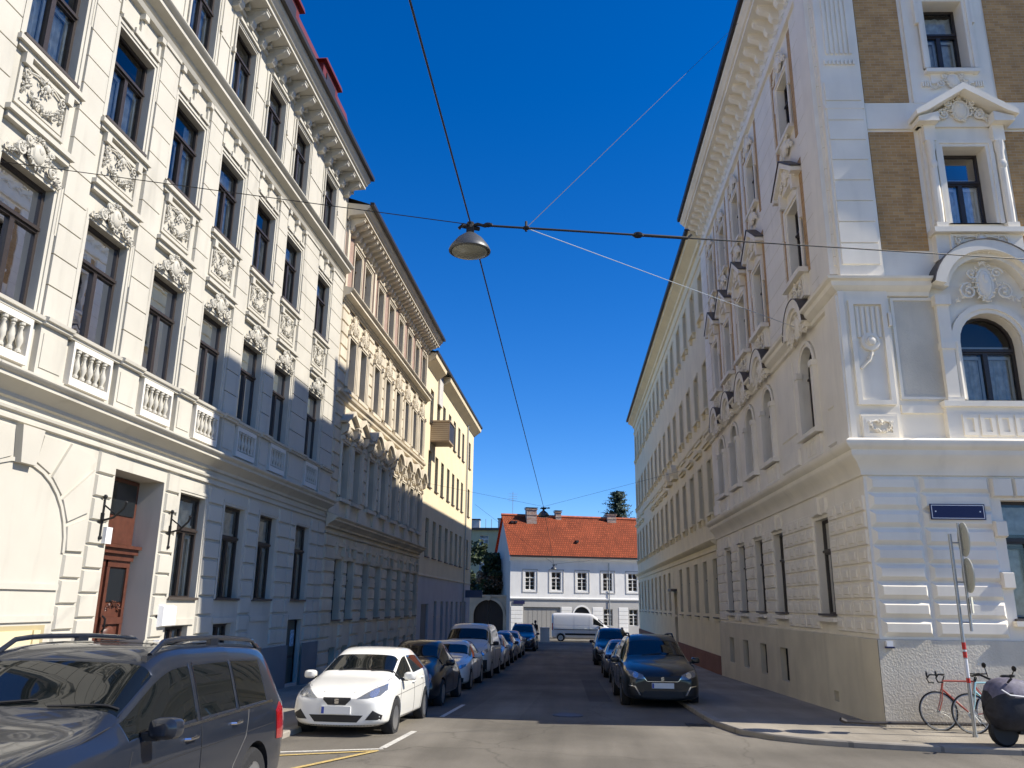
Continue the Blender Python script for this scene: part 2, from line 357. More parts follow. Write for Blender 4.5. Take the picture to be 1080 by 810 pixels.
def window_meshes(w, h, arch=False, tr=.66, mats=('frame', 'framew'), inner=True, cross=False, cur=1, seed=0):
    """returns (frame, pane, curtain): dark outer frame with transom and mullion, white inner casements behind"""
    key = (round(w, 3), round(h, 3), arch, tr, mats, inner, cross, cur)
    if key in WM: return WM[key]
    f = MB(); fw = .062
    O = outline(w, h, 0, arch); I = outline(w, h, -fw, arch, -fw)
    f.ring(O, I, .07, 0)
    zt = h*tr
    f.box(-w/2+fw, w/2-fw, -.015, .06, zt-.06, zt+.06); f.box(-w/2+fw*.6, w/2-fw*.6, -.05, .0, zt-.02, zt+.035)
    f.box(-.05, .05, -.012, .06, fw, zt-.06)
    if cross:
        f.box(-.035, .035, .0, .06, zt+.06, h-fw-(w*.1 if arch else 0))
        for z in (zt*.36, zt*.68): f.box(-w/2+fw, w/2-fw, .01, .05, z-.02, z+.02)
    if inner:
        for sx in (-1, 1):
            x0 = .055*sx; x1 = (w/2-fw-.02)*sx
            for q in (x0, x1): f.box(min(q, q+.05*sx if q == x0 else q-.05*sx), max(q, q+.05*sx if q == x0 else q-.05*sx), .085, .11, fw, zt-.09, 1)
            f.box(min(x0, x1), max(x0, x1), .085, .11, zt-.16, zt-.09, 1)
        f.box(-w/2+.08, w/2-.08, .085, .11, zt+.08, zt+.13, 1)
    fm = f.mesh('window_frame', [M[mats[0]], M[mats[1]]], 30)
    p = MB(); I2 = outline(w, h, -fw+.01, arch, -fw+.01)
    p.add([(a, .035, b) for a, b in I2], [tuple(range(len(I2)))])
    pm = p.mesh('window_pane', M['glass'], 0)
    c = MB(); rnd = random.Random(seed+17)
    def drape(x0, x1, z0, z1):
        n = 14; V = []
        for k in range(n+1):
            x = x0+(x1-x0)*k/n; y = .16+.02*sin(k*2.1)+.012*sin(k*5.3)
            V += [(x, y, z0), (x, y, z1)]
        c.add(V, [(2*k, 2*k+2, 2*k+3, 2*k+1) for k in range(n)])
    if cur == 1: drape(-w/2+.05, -w*.08, .05, zt+.1); drape(w*.1, w/2-.05, .05, zt+.1)
    elif cur == 2: drape(-w/2+.05, w/2-.05, .05, h-.1-(w*.3 if arch else 0))
    elif cur == 5: pass
    elif cur == 3: drape(-w/2+.05, w/2-.05, zt*.9, h-.08-(w*.3 if arch else 0))
    else: drape(-w/2+.05, -w*.22, .05, h-.1-(w*.35 if arch else 0)); drape(w*.24, w/2-.05, .05, h-.1-(w*.35 if arch else 0))
    cm = c.mesh('window_curtain', M['cur'], 60)
    WM[key] = (fm, pm, cm); return WM[key]
SM = {}
def sill_mesh(w, d, mat, h=.05):
    k = (round(w, 3), d, mat, h)
    if k not in SM:
        mb = MB(); mb.prism([(d[0], 0), (d[1], 0), (d[1], h*.4), (d[0], h)], 'x', -w/2, w/2); SM[k] = mb.mesh('window_sill', M[mat], 30)
    return SM[k]
class Bld:
    def __init__(s, name, label, cat, loc, rz, group=None, off=0):
        s.off = Vector((off, 0, 0)); s.n = 0      # parts are given along the whole row; off is where this house begins
        s.r = thing(name, label, cat, Vector(loc)+Matrix.Rotation(rz, 3, 'Z') @ s.off, rz, group)
    def put(s, name, me, loc): return link(name, me, s.r, Vector(loc)-s.off)
    def part(s, name, mb, mats, parent=None, loc=(0,0,0), rot=(0,0,0), smooth=35):
        me = mb if isinstance(mb, bpy.types.Mesh) else mb.mesh(name, mats, smooth)
        return link(name, me, parent or s.r, loc if parent else Vector(loc)-s.off, rot)
    def window(s, u, z, w, h, recess=.122, arch=False, tr=.66, sill='sill', sd=-.09, fr=None, so=.06, **kw):
        """a window part (frame) with pane, curtain and sill below it; fr = matrix of a side facade"""
        s.n += 1
        cur = kw.pop('cur', [1, 2, 4, 2, 1, 2, 3, 1, 2, 4, 1][(s.n*7) % 11])
        fm, pm, cm = window_meshes(w, h, arch, tr, cur=cur, **kw)
        P = Vector((u, recess, z)); rz = 0
        if fr is not None: P = fr @ P; rz = fr.to_euler().z
        o = link('window', fm, s.r, P-s.off, (0,0,rz))
        link('pane', pm, o); len(cm.polygons) and link('curtain', cm, o)
        if sill: link('sill', sill_mesh(w+2*so, (sd-recess, -recess+recess+.0), sill), o, (0, 0, -.02))
        return o

def wall(mb, u0, u1, z0, z1, ops, recess=.122, m=0, mr=None, y=0, us=(), zs=()):
    """wall sheet with openings (a, b, c, d, arch) and their reveals"""
    mr = m if mr is None else mr
    ops = [o if len(o) > 4 else (*o, False) for o in ops]
    U = sorted(set([u0, u1]+list(us)+[v for o in ops for v in o[:2] if u0 < v < u1])); Z = sorted(set([z0, z1]+list(zs)+[v for o in ops for v in o[2:4] if z0 < v < z1]))
    for i in range(len(U)-1):
        for j in range(len(Z)-1):
            cu, cz = (U[i]+U[i+1])/2, (Z[j]+Z[j+1])/2
            if any(o[0] < cu < o[1] and o[2] < cz < o[3] for o in ops): continue
            mb.quad((U[i], y, Z[j]), (U[i+1], y, Z[j]), (U[i+1], y, Z[j+1]), (U[i], y, Z[j+1]), m)
    for a, b, c, d, ar in ops:
        r = recess; ds = d-(b-a)/2 if ar else d
        mb.quad((a, y, c), (a, y+r, c), (a, y+r, ds), (a, y, ds), mr); mb.quad((b, y, c), (b, y, ds), (b, y+r, ds), (b, y+r, c), mr)
        mb.quad((a, y, c), (b, y, c), (b, y+r, c), (a, y+r, c), mr)
        if not ar: mb.quad((a, y, d), (a, y+r, d), (b, y+r, d), (b, y, d), mr)
        else:
            n = 12; R = (b-a)/2; cx = (a+b)/2; pts = [(cx+R*cos(pi*k/n), ds+R*sin(pi*k/n)) for k in range(n+1)]
            for k in range(n):
                p, q = pts[k], pts[k+1]
                mb.quad((p[0], y, p[1]), (q[0], y, q[1]), (q[0], y+r, q[1]), (p[0], y+r, p[1]), mr)
                mb.quad((p[0], y, p[1]), (p[0], y, d), (q[0], y, d), (q[0], y, q[1]), m)
            mb.quad((a-.0001, y+r, ds), (a-.0001, y+r, d), (a, y+r, d), (a, y+r, ds), mr)
def shell(mb, u0, u1, z0, z1, depth, m=0):
    """back, side walls and cover of a building body behind its facade"""
    mb.quad((u0, depth, z0), (u1, depth, z0), (u1, depth, z1), (u0, depth, z1), m)
    mb.quad((u0, 0, z0), (u0, depth, z0), (u0, depth, z1), (u0, 0, z1), m); mb.quad((u1, 0, z0), (u1, 0, z1), (u1, depth, z1), (u1, depth, z0), m)
    mb.quad((u0, 0, z1), (u1, 0, z1), (u1, depth, z1), (u0, depth, z1), m)
def surround(mb, u, z, w, h, e=.16, out=.05, arch=False, ears=False, y=0, m=0):
    def sh(o): return [(u+a, z+b) for a, b in o]
    mb.ring(sh(outline(w, h, e, arch, 0)), sh(outline(w, h, .0, arch, 0)), y, y-out*.55, m)
    mb.ring(sh(outline(w, h, e, arch, 0)), sh(outline(w, h, e*.45, arch, 0)), y, y-out, m)
    if ears:
        for sx in (-1, 1):
            x = u+sx*(w/2+e); mb.box(min(x-.02*sx, x+.07*sx), max(x-.02*sx, x+.07*sx), y-out, y, z+h*.66, z+h+e, m)

CORN_G = [(0, 0), (.06, .02), (.07, .08), (.13, .12), (.26, .2), (.30, .21), (.30, .27), (.35, .29), (.38, .33), (.38, .36), (.30, .38), (.06, .46), (0, .46)]
CORN_M = [(0, 0), (.05, .02), (.05, .07), (.10, .10), (.11, .16), (.26, .20), (.30, .21), (.30, .30), (.36, .33), (.40, .38), (.40, .41), (.05, .50), (0, .50)]
CORN_E = [(0, 0), (.05, .02), (.06, .10), (.12, .14), (.62, .16), (.62, .26), (.68, .28), (.72, .36), (.78, .40), (.80, .46), (.80, .5), (0, .62)]
BAND = [(0, 0), (.03, .01), (.05, .05), (.05, .09), (0, .11)]
RAIL = [(0, 0), (.05, .01), (.05, .05), (.09, .06), (.10, .11), (.03, .13), (0, .13)]

# ------------------------------------------------------------------ left row: white corner house with balustrades
LROW = (-8.1+tan(radians(.5))*(0-24), 0, 0)
def build_b1():
    U0, U1 = 1.5, 25.72
    B = Bld('town_house', 'white stucco town house with balustrades, garland panels and a red mansard roof', 'town house', LROW, radians(89.5), off=U0)
    bays = [3.32, 5.45, 7.58, 9.72, 11.85, 14.02, 16.15, 18.32, 20.42, 23.2]; W = 1.2
    gfw = [16.12, 18.28, 20.4, 23.1]
    H = 16.1; zg = -.9
    door = (13.72, 15.45, zg, 4.05); arch = (9.95, 12.58, zg, 3.86, True)
    ops = [(a, a+1.15, 1.82, 3.95) for a in gfw]+[(a+.05, a+1.0, .75, 1.28) for a in gfw[:2]]+[(23.1, 24.2, -.45, 1.36)]
    ops += [(a, a+W, 5.97, 8.02) for a in bays]+[(a, a+W, 9.95, 11.87) for a in bays]+[(a+.03, a+W-.03, 13.62, 15.45) for a in bays]
    ops += [(door[0], door[1], zg, 4.05)]
    mb = MB()
    wall(mb, U0, U1, zg, H, ops, .12, 0)
    shell(mb, U0, U1, zg, H, 12)
    # door recess
    d = .62
    for x in (door[0], door[1]): mb.quad((x, .12, zg), (x, d, zg), (x, d, 4.05), (x, .12, 4.05))
    mb.quad((door[0], .12, 4.05), (door[0], d, 4.05), (door[1], d, 4.05), (door[1], .12, 4.05))
    # rusticated piers of the ground floor
    def blocks(a, b, z0=-.6, z1=4.28, st=.4):
        z = z1-st
        while z > z0: mb.block(a, b, z+.018, z+st-.018, 0, -.05, .02); z -= st
    piers = [(12.58, 13.08), (13.13, 13.66), (15.52, 16.02), (17.4, 18.12), (19.58, 20.24), (21.7, 22.55), (22.6, 22.98), (24.36, 25.0), (25.05, 25.68)]
    for a, b in piers: blocks(a, b) if a > 12.6 else blocks(a, b, -.6, 2.5)
    for a in gfw:
        surround(mb, a+.575, 1.82, 1.15, 2.13, .11, .035)
        mb.box(a-.05, a+1.2, -.04, 0, 1.30, 1.42)
    # blind arch round the garage: voussoirs and panel
    ca, za, R = 11.27, 2.5, 1.31
    nv = 9
    for k in range(nv):
        a0 = pi*k/nv+.03; a1 = pi*(k+1)/nv-.03
        if k == 4: continue
        V = []
        for y, g in ((0, 0), (-.05, .02)):
            V += [(ca+(R+g)*cos(a0), y, za+(R+g)*sin(a0)), (ca+(R+g)*cos(a1), y, za+(R+g)*sin(a1)),]
            rr = lambda a: min((1.74/abs(sin(a)) if abs(sin(a)) > .3 else 9), (1.8/abs(cos(a)) if abs(cos(a)) > .3 else 9))-g
            V += [(ca+rr(a1)*cos(a1), y, za+rr(a1)*sin(a1)), (ca+rr(a0)*cos(a0), y, za+rr(a0)*sin(a0))]
        mb.add(V, [(4,5,6,7), (0,1,5,4), (1,2,6,5), (2,3,7,6), (3,0,4,7)])
    mb.prism([(ca-.17, 3.72), (ca+.17, 3.72), (ca+.25, 4.27), (ca-.25, 4.27)], 'y', -.12, 0)
    mb.arc(ca, za, R-.06, R, 0, -.03)
    for z in (1.92, 1.45): mb.box(9.97, 12.55, -.035, 0, z, z+.09)
    blocks(9.46, 9.94, -.6, 2.5)
    for a in (7.6, 5.5, 3.4): blocks(a, a+.8)
    # 4.3 .. 4.6 mouldings
    mb.corn(U0, U1, [(0, 4.30), (.06, 4.31), (.06, 4.36), (.03, 4.37), (.03, 4.42), (.08, 4.44), (.09, 4.48), (0, 4.5)])
    # pedestal zone, pilaster fields of the upper floors
    edges = []
    for a in bays: edges.append((a-.16, a+W+.16))
    piersU = []; prev = U0
    for a, b in edges: piersU.append((prev, a)); prev = b
    piersU.append((prev, U1))
    for a, b in piersU:
        if b-a < .2: continue
        mb.box(a-.02, b+.02, -.10, 0, 5.0, 5.84)
        mb.box(a+.05, b-.05, -.115, -.099, 5.18, 5.72)
        for z in [5.99+.52*k for k in range(13)]: mb.block(a, b, z, min(z+.508, 12.55), 0, -.07, .006)
        mb.block(a, b, 12.54, 12.64, 0, -.10, .01)
    for a in bays:
        c = a+W/2
        mb.box(a-.1, a+W+.1, -.03, 0, 5.0, 5.13)
        surround(mb, c, 5.97, W, 2.05, .13, .05, ears=True); surround(mb, c, 9.95, W, 1.92, .13, .05, ears=True)
        mb.box(a-.17, a+W+.17, -.16, 0, 8.62, 8.70); mb.box(a-.12, a+W+.12, -.10, 0, 8.52, 8.62)      # shelf
        mb.box(a-.2, a+W+.2, -.14, 0, 9.78, 9.86); mb.box(a-.14, a+W+.14, -.08, 0, 9.70, 9.78)
        for x in (a+.02, a+W-.16): mb.box(x, x+.14, -.10, 0, 9.52, 9.70)
        for k, (x0, x1) in enumerate(((a-.06, a+.3), (a+.36, a+W-.36), (a+W-.3, a+W+.06))): mb.box(x0, x1, -.09, 0, 12.02, 12.09+.05*(k == 1)); 
        for x in (a-.05, a+W/2, a+W+.05): mb.box(x-.035, x+.035, -.05, 0, 12.12, 12.52); mb.box(x-.07, x+.07, -.12, 0, 12.46, 12.58)
        surround(mb, c, 13.62, W-.06, 1.83, .10, .045); mb.box(a-.02, a+W+.02, -.10, 0, 15.56, 15.64); mb.box(a+.28, a+W-.28, -.12, 0, 15.64, 15.72)
        for x in (a-.14, a+W+.06): mb.box(x, x+.08, -.09, 0, 14.55, 14.68)
    for a, b in piersU:
        if b-a > .5:
            for x in (a+.05, b-.05): mb.box(x-.02, x+.02, -.025, 0, 13.5, 15.85)
            mb.box(a, b, -.02, 0, 14.56, 14.60); mb.box(a, b, -.03, 0, 13.3, 13.5)
    mb.corn(U0, U1, [(0, 15.85), (.05, 15.86), (.07, 15.94), (0, 15.96)])
    B.part('wall', mb, M['b1'])
    c1 = MB(); c1.corn(U0, U1, [(o, z+4.6) for o, z in CORN_G]); B.part('cornice', c1, M['b1'])
    r1 = MB(); prev = U0
    r1.corn(U0, U1, [(o+.06, z+5.84) for o, z in RAIL])
    for a, b in piersU:
        if b-a > .3: r1.corn(a-.03, b+.03, [(o+.12, z+5.843) for o, z in RAIL])
    B.part('balustrade_rail', r1, M['b1'])
    c2 = MB(); c2.corn(U0, U1, [(o, z+12.72) for o, z in CORN_M]); c2.corn(U0, U1, [(0, 12.6), (.1, 12.62), (.14, 12.7), (.02, 12.719), (0, 12.719)]); B.part('cornice', c2, M['b1'])
    c3 = MB(); c3.corn(U0, U1, [(o, z+16.0) for o, z in CORN_E]); u = 1.6
    while u < 25.6: c3.box(u, u+.12, -.2, -.02, 15.98, 16.12); u += .24
    cc = B.part('cornice', c3, M['b1'])
    bm_ = bracket(.2, .55, .5).mesh('bracket', M['b1'])
    u = 2.2
    while u < 25.6: link('bracket', bm_, cc, (u, 0, 16.13)); u += .72
    g = MB(); g.corn(U0, U1+.05, [(.80, 16.5), (.92, 16.5), (.93, 16.62), (.80, 16.63)]); B.part('gutter', g, M['gut'])
    bal = baluster(.46).mesh('baluster', M['b1'])
    bs = MB(); bs.box(-.5, .5, -.02, .085, .0, .13); bs.box(-.5, .5, -.02, .085, .62, .72); bs.box(-.56, -.5, -.02, .085, 0, .72); bs.box(.5, .56, -.02, .085, 0, .72); back = None
    gl = garland(1.16, .78).mesh('garland_panel', M['b1']); ct = cartouche(1.25, .52).mesh('cartouche', M['b1'])
    kp = MB(); kp.block(-.5, .5, .02, .7, 0, -.03, .015)
    for i, a in enumerate(bays):
        c = a+W/2
        if i >= 2:
            o = B.part('balustrade', bs, M['b1g'], loc=(c, -.085, 5.12)) if back is None else B.put('balustrade', back.data, (c, -.085, 5.12))
            back = back or o
            ks = (-.3, .3) if i == len(bays)-1 else (-.36, -.18, 0, .18, .36)
            for k in (-2, -1, 0, 1, 2): link('baluster', bal, o, (k*.185, .02, .15))
            B.put('garland_panel', gl, (c, 0, 8.86)); B.put('cartouche', ct, (c, -.06, 8.04))
        B.window(c, 5.97, W, 2.05, sill=None, recess=.12); B.window(c, 9.95, W, 1.92, recess=.12)
        B.window(c, 13.62, W-.06, 1.83, recess=.12, sill=None)
    for a in gfw: B.window(a+.575, 1.82, 1.15, 2.13, recess=.12, cur=2, sd=-.07)
    for a in gfw[:2]: B.window(a+.525, .75, .95, .53, recess=.12, cur=2, tr=.99, sill=None, inner=False)
    # plinth
    p = MB(); 
    for a, b in ((15.5, 23.05), (24.25, 25.7)): p.box(a, b, -.075, -.055, -1.0, .62)
    B.part('plinth', p, plaster('grey_plinth_render', (.2, .21, .22), dirt=.3))
    # cellar door with sticker
    cd = MB(); cd.box(23.1, 24.2, .16, .2, -.7, 1.36); cd.box(23.2, 24.1, .14, .16, .3, 1.28, 1); cd.box(23.2, 24.1, .14, .16, -.6, .22, 1)
    dd = B.part('cellar_door', cd, [M['gut'], plain('dark_green_paint', (.03, .05, .05), .4)])
    st = MB(); st.box(23.75, 24.05, .128, .139, .55, 1.0); B.part('sticker', st, plain('pale_blue_paper', (.25, .42, .6), .6, var=.5, bscale=18), dd)
    # garage door
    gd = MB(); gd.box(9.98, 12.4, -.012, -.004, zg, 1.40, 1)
    gd.box(9.98, 12.25, -.03, -.013, zg, 1.33)
    for z in (.25, .8): gd.box(10.0, 12.2, -.045, -.031, z, z+.06)
    gd.box(12.1, 12.25, -.06, -.031, zg, 1.33)
    gdo = B.part('garage_door', gd, [M['beige'], plain('darker_beige_board', (.42, .35, .2), .7)])  # backing board in a darker beige than the door
    sg = MB(); sg.box(10.5, 11.35, -.07, -.05, .42, .72)
    for k in range(2): sg.box(10.6, 11.1+.1*k, -.074, -.0705, .6-.1*k, .63-.1*k, 1)
    B.part('notice', sg, [M['wht'], plain('faded_blue_print', (.25, .42, .62), .6)], gdo)
    # entrance door
    e = MB(); y0 = .5
    a, b = door[0]+.02, door[1]-.02; c = (a+b)/2
    e.box(a, b, y0, y0+.08, zg, 4.03)
    e.box(a, b, y0-.16, y0-.001, 2.62, 2.74); e.box(a+.04, b-.04, y0-.1, y0-.001, 2.5, 2.62); e.box(a, b, y0-.22, y0-.161, 2.72, 2.78)
    e.prism([(c-.62, 2.8), (c+.62, 2.8), (c+.2, 3.15), (c+.14, 3.3), (c-.14, 3.3), (c-.2, 3.15)], 'y', y0-.08, y0-.002)
    for s0, s1 in ((a+.06, c-.04), (c+.04, b-.06)):
        e.box(s0, s0+.09, y0-.05, y0-.002, zg, 2.5); e.box(s1-.09, s1, y0-.05, y0-.002, zg, 2.5)
        for z in (-.05, .85, 1.35, 2.38): e.box(s0, s1, y0-.055, y0-.003, z, z+.12)
        e.ell(((s0+s1)/2, y0-.03, 1.18), (.2, .05, .14), 10, 6); e.ell(((s0+s1)/2, y0-.03, .5), (.12, .05, .2), 10, 6)
        leafrow(e, [((s0+s1)/2+.2*cos(t), 1.62+.1*sin(t)) for t in [k*pi/5 for k in range(6)]], y0-.04, .05, random.Random(3))
    do = B.part('entrance_door', e, M['door'])
    DG = plain('dark_door_glass', (.012, .015, .018), .06, spec=.8)
    for s0, s1 in ((a+.15, c-.13), (c+.13, b-.15)):
        for z0_, z1_ in ((1.75, 2.35), (0, .8)): q = MB(); q.box(s0, s1, y0-.02, y0-.004, z0_, z1_); B.part('door_glass', q, DG, do)
    q = MB(); q.box(a+.1, b-.1, y0-.02, y0-.004, 3.34, 3.95); B.part('door_glass', q, DG, do)
    hd = MB(); hd.tube([(c+.05, y0-.1, 1.22), (c+.05, y0-.14, 1.28), (c+.05, y0-.14, 1.45), (c+.05, y0-.08, 1.5)], .018, 6); B.part('door_handle', hd, M['iron'], do)
    pf = MB(); pf.box(15.1, 15.4, y0-.14, y0-.1, .2, .75); pf.lathe([(.15, -.02), (.15, .02)], (15.25, y0-.12, .75), 14, 0, 'y'); B.part('letter_flap', pf, M['iron'])
    # mansard roof with dormers
    rf = MB(); rf.quad((U0, -.3, 16.6), (U1, -.3, 16.6), (U1, .3, 19.3), (U0, .3, 19.3)); rf.quad((U0, .3, 19.3), (U1, .3, 19.3), (U1, 11, 20.4), (U0, 11, 20.4))
    rf.quad((U1, -.3, 16.6), (U1, 11, 16.6), (U1, 11, 20.4), (U1, .3, 19.3)); rf.quad((U0, -.3, 16.6), (U0, .3, 19.3), (U0, 11, 20.4), (U0, 11, 16.6))
    rf.quad((U0, -.8, 16.62), (U1, -.8, 16.62), (U1, -.3, 16.6), (U0, -.3, 16.6))
    ro = B.part('roof', rf, M['red'])
    dmb = MB(); dmb.box(-.75, .75, -.2, 1.2, 0, 1.9); dmb.prism([(-.9, 1.9), (.9, 1.9), (.8, 2.0), (-.8, 2.0)], 'y', -.32, 1.3); dmb.box(-.45, .45, -.23, -.201, .6, 1.7, 1)
    for u in (9, 14.4, 18.6, 22.4): B.part('dormer', dmb, [M['red'], M['frame']], ro, (u, 0, 16.6))
    im = MB(); im.quad((U0, 1.3, zg), (U1, 1.3, zg), (U1, 1.3, H-.2), (U0, 1.3, H-.2)); B.part('room_shade_sheet', im, M['dark'])
    # wrought iron brackets beside the door, bell plate, junction box
    for u in (13.42, 15.78):
        l = MB(); l.tube([(0, -.06, -.32), (0, -.06, .34)], .022, 6); l.tube([(0, -.06, -.05), (0, -.25, .0), (0, -.42, .16), (0, -.45, .25)], .02, 6)
        l.tube([(0, -.06, .22), (0, -.2, .12), (0, -.3, .03)], .014, 6)
        l.ell((0, -.06, .36), (.04, .04, .04)); l.ell((0, -.06, -.34), (.04, .04, .04)); l.ell((0, -.45, .26), (.03, .03, .03)); l.box(-.05, .05, -.06, -.048, -.1, .08)
        B.part('iron_bracket', l, M['iron'], loc=(u, -.002, 3.15))
    l = MB(); l.box(13.5, 13.68, -.12, -.052, 2.72, 3.0); B.part('house_number_plate', l, M['wht'])
    l = MB(); l.block(15.72, 16.3, 1.28, 1.7, -.05, -.15, .03); B.part('junction_box', l, M['wht'])
    return B
build_b1()

# ------------------------------------------------------------------ left row: weathered house with bracketed cornice
def build_b2():
    U0, U1 = 25.75, 41.1
    B = Bld('town_house', 'weathered beige town house with pink brick top floor and heavy bracketed cornice', 'town house', LROW, radians(89.5), off=U0)
    bays = [26.95, 28.42, 30.5, 32.42, 34.35, 36.25, 38.1, 39.85]; W = .92; zg = -1.2; H = 15.2
    ops = []
    for a in bays: ops += [(a, a+W, 1.2, 3.2), (a, a+W, 5.25, 7.15), (a, a+W, 9.05, 11.0), (a, a+W, 12.75, 14.4), (a+.1, a+W-.1, -.35, .35)]
    mb = MB()
    wall(mb, U0, U1, zg, 12.3, [o for i, o in enumerate(ops) if i % 5 != 3], .2, 0); wall(mb, U0, U1, 12.3, H, ops[3::5], .2, 1, 0); shell(mb, U0, U1, zg, H, 12)
    prev = U0; P = []
    for a in bays: P.append((prev, a)); prev = a+W
    P.append((prev, U1))
    for a, b in P:
        z = 3.95-.41
        while z > -1.2: mb.block(a+.04, b-.04, z+.02, z+.39, 0, -.07, .03); z -= .41
        mb.box(a+.03, b-.03, -.08, 0, 4.62, 5.1)
        if b-a > .95:
            for z in [5.3+.44*k for k in range(8)]+[9.1+.44*k for k in range(7)]:
                mb.block(a+.2, b-.2, z+.02, z+.42, 0, -.05, .02)
    for a in bays:
        c = a+W/2
        mb.box(a-.05, a+W+.05, -.1, 0, 3.62, 3.72)
        for x in (a-.04, a+W-.1): mb.box(x, x+.14, -.13, 0, 3.3, 3.62)
        surround(mb, c, 1.2, W, 2.0, .07, .04); surround(mb, c, 5.25, W, 1.9, .14, .07); surround(mb, c, 9.05, W, 1.95, .14, .07); surround(mb, c, 12.75, W, 1.65, .14, .06)
        mb.box(a-.2, a+W+.2, -.16, 0, 5.1, 5.22); mb.box(a-.2, a+W+.2, -.16, 0, 8.9, 9.02)
        mb.ell((c, -.08, 14.66), (.1, .08, .16), 8, 5); mb.box(a-.15, a+W+.15, -.11, 0, 14.54, 14.6)
        for sx in (-1, 1):                                                    # half columns and consoles of the upper floors
            x = c+sx*(W/2+.19); mb.lathe([(.08, 5.3), (.07, 6.4), (.065, 7.2)], (x, -.06, 0), 8); mb.box(x-.1, x+.1, -.17, 0, 7.2, 7.34)
            mb.lathe([(.08, 9.1), (.07, 10.2), (.065, 11.0)], (x, -.06, 0), 8); mb.box(x-.1, x+.1, -.17, 0, 11.0, 11.14)
            mb.prism([(0, 7.34), (-.26, 7.5), (-.3, 7.75), (0, 7.75)], 'x', x-.07, x+.07)
    mb.corn(U0, U1, [(0, 3.95), (.08, 3.97), (.09, 4.03), (0, 4.05)])
    mb.corn(U0, U1, [(0, 8.5), (.1, 8.55), (.12, 8.66), (.2, 8.7), (.22, 8.78), (0, 8.86)])
    mb.corn(U0, U1, [(0, 14.75), (.06, 14.77), (.08, 14.9), (0, 14.92)])
    for z0 in (25.82, 29.62, 40.8): mb.box(z0, z0+.22, -.1, 0, 12.4, 15.0)
    B.part('wall', mb, [M['b2'], M['b2p']])
    for pr, z in ((CORN_G, 4.14), (CORN_M, 11.95)):
        c = MB(); c.corn(U0-.05, U1, [(o+.05, zz+z) for o, zz in pr]); B.part('cornice', c, M['b2'])
    c = MB(); c.corn(U0-.1, U1+.1, [(o+.05, z+15.0) for o, z in CORN_E]); cc = B.part('cornice', c, M['b2'])
    br = bracket(.17, .6, .5).mesh('bracket', M['b2']); u = 26.0
    while u < 41: link('bracket', br, cc, (u, 0, 15.13)); u += .46
    g = MB(); g.corn(U0-.1, U1+.1, [(.85, 15.49), (.99, 15.49), (1.0, 15.6), (.85, 15.62)]); B.part('gutter', g, M['gut'])
    ct = cartouche(1.15, .9, 5).mesh('cartouche', M['b2']); ct2 = cartouche(1.2, .8, 8).mesh('cartouche', M['b2'])
    hood = MB(); hood.arc(0, -.35, .72, .9, 0, -.36, radians(25), radians(155), 12); hood.arc(0, -.35, .62, .72, 0, -.25, radians(25), radians(155), 12)
    hood.box(-.85, -.6, -.3, 0, -.1, .0); hood.box(.6, .85, -.3, 0, -.1, .0); hm = hood.mesh('window_hood', M['b2'])
    tri = MB(); tri.prism([(-.88, 0), (.88, 0), (.88, .08), (0, .5), (-.88, .08)], 'y', -.16, 0); tri.prism([(-.95, .05), (-.9, -.02), (0, .42), (.9, -.02), (.95, .05), (0, .56)], 'y', -.32, -.001)
    tm = tri.mesh('window_hood', M['b2'])
    for i, a in enumerate(bays):
        c = a+W/2
        B.put('cartouche', ct, (c, -.03, 11.08)); B.put('cartouche', ct2, (c, -.05, 7.3)); B.put('window_hood', tm if i in (0, 1) else hm, (c, 0, 7.78))
        for z, h in ((1.2, 2.0), (5.25, 1.9), (9.05, 1.95), (12.75, 1.65)): B.window(c, z, W, h, recess=.2, sill=None if z > 2 else 'sill')
        B.window(c, -.35, W-.2, .7, recess=.2, sill=None, tr=.98, inner=False, cur=2)
    rf = MB(); rf.quad((U0, -.8, 15.6), (U1, -.8, 15.6), (U1, 6, 18), (U0, 6, 18)); rf.quad((U1, -.8, 15.6), (U1, 12, 15.6), (U1, 6, 18), (U1, 6, 18)); rf.quad((U0, 6, 18), (U1, 6, 18), (U1, 12, 15.6), (U0, 12, 15.6))
    ro = B.part('roof', rf, M['gut'])
    for u0, u1, z in ((25.72, 26.25, 18.6), (33.3, 33.8, 17.6)):
        f = MB(); f.prism([(.2, 15.6), (8, 15.6), (8, z), (1.6, z), (.2, z-1.3)], 'x', u0, u1); f.sweep([(u0-.06, 1.5), (u0-.06, 8)], [(-.06, z), (.65, z), (.65, z+.1), (-.06, z+.1)]); B.part('fire_wall', f, M['grey'], ro)
    im = MB(); im.quad((U0, 1.3, zg), (U1, 1.3, zg), (U1, 1.3, H-.2), (U0, 1.3, H-.2)); B.part('room_shade_sheet', im, M['dark'])
build_b2()

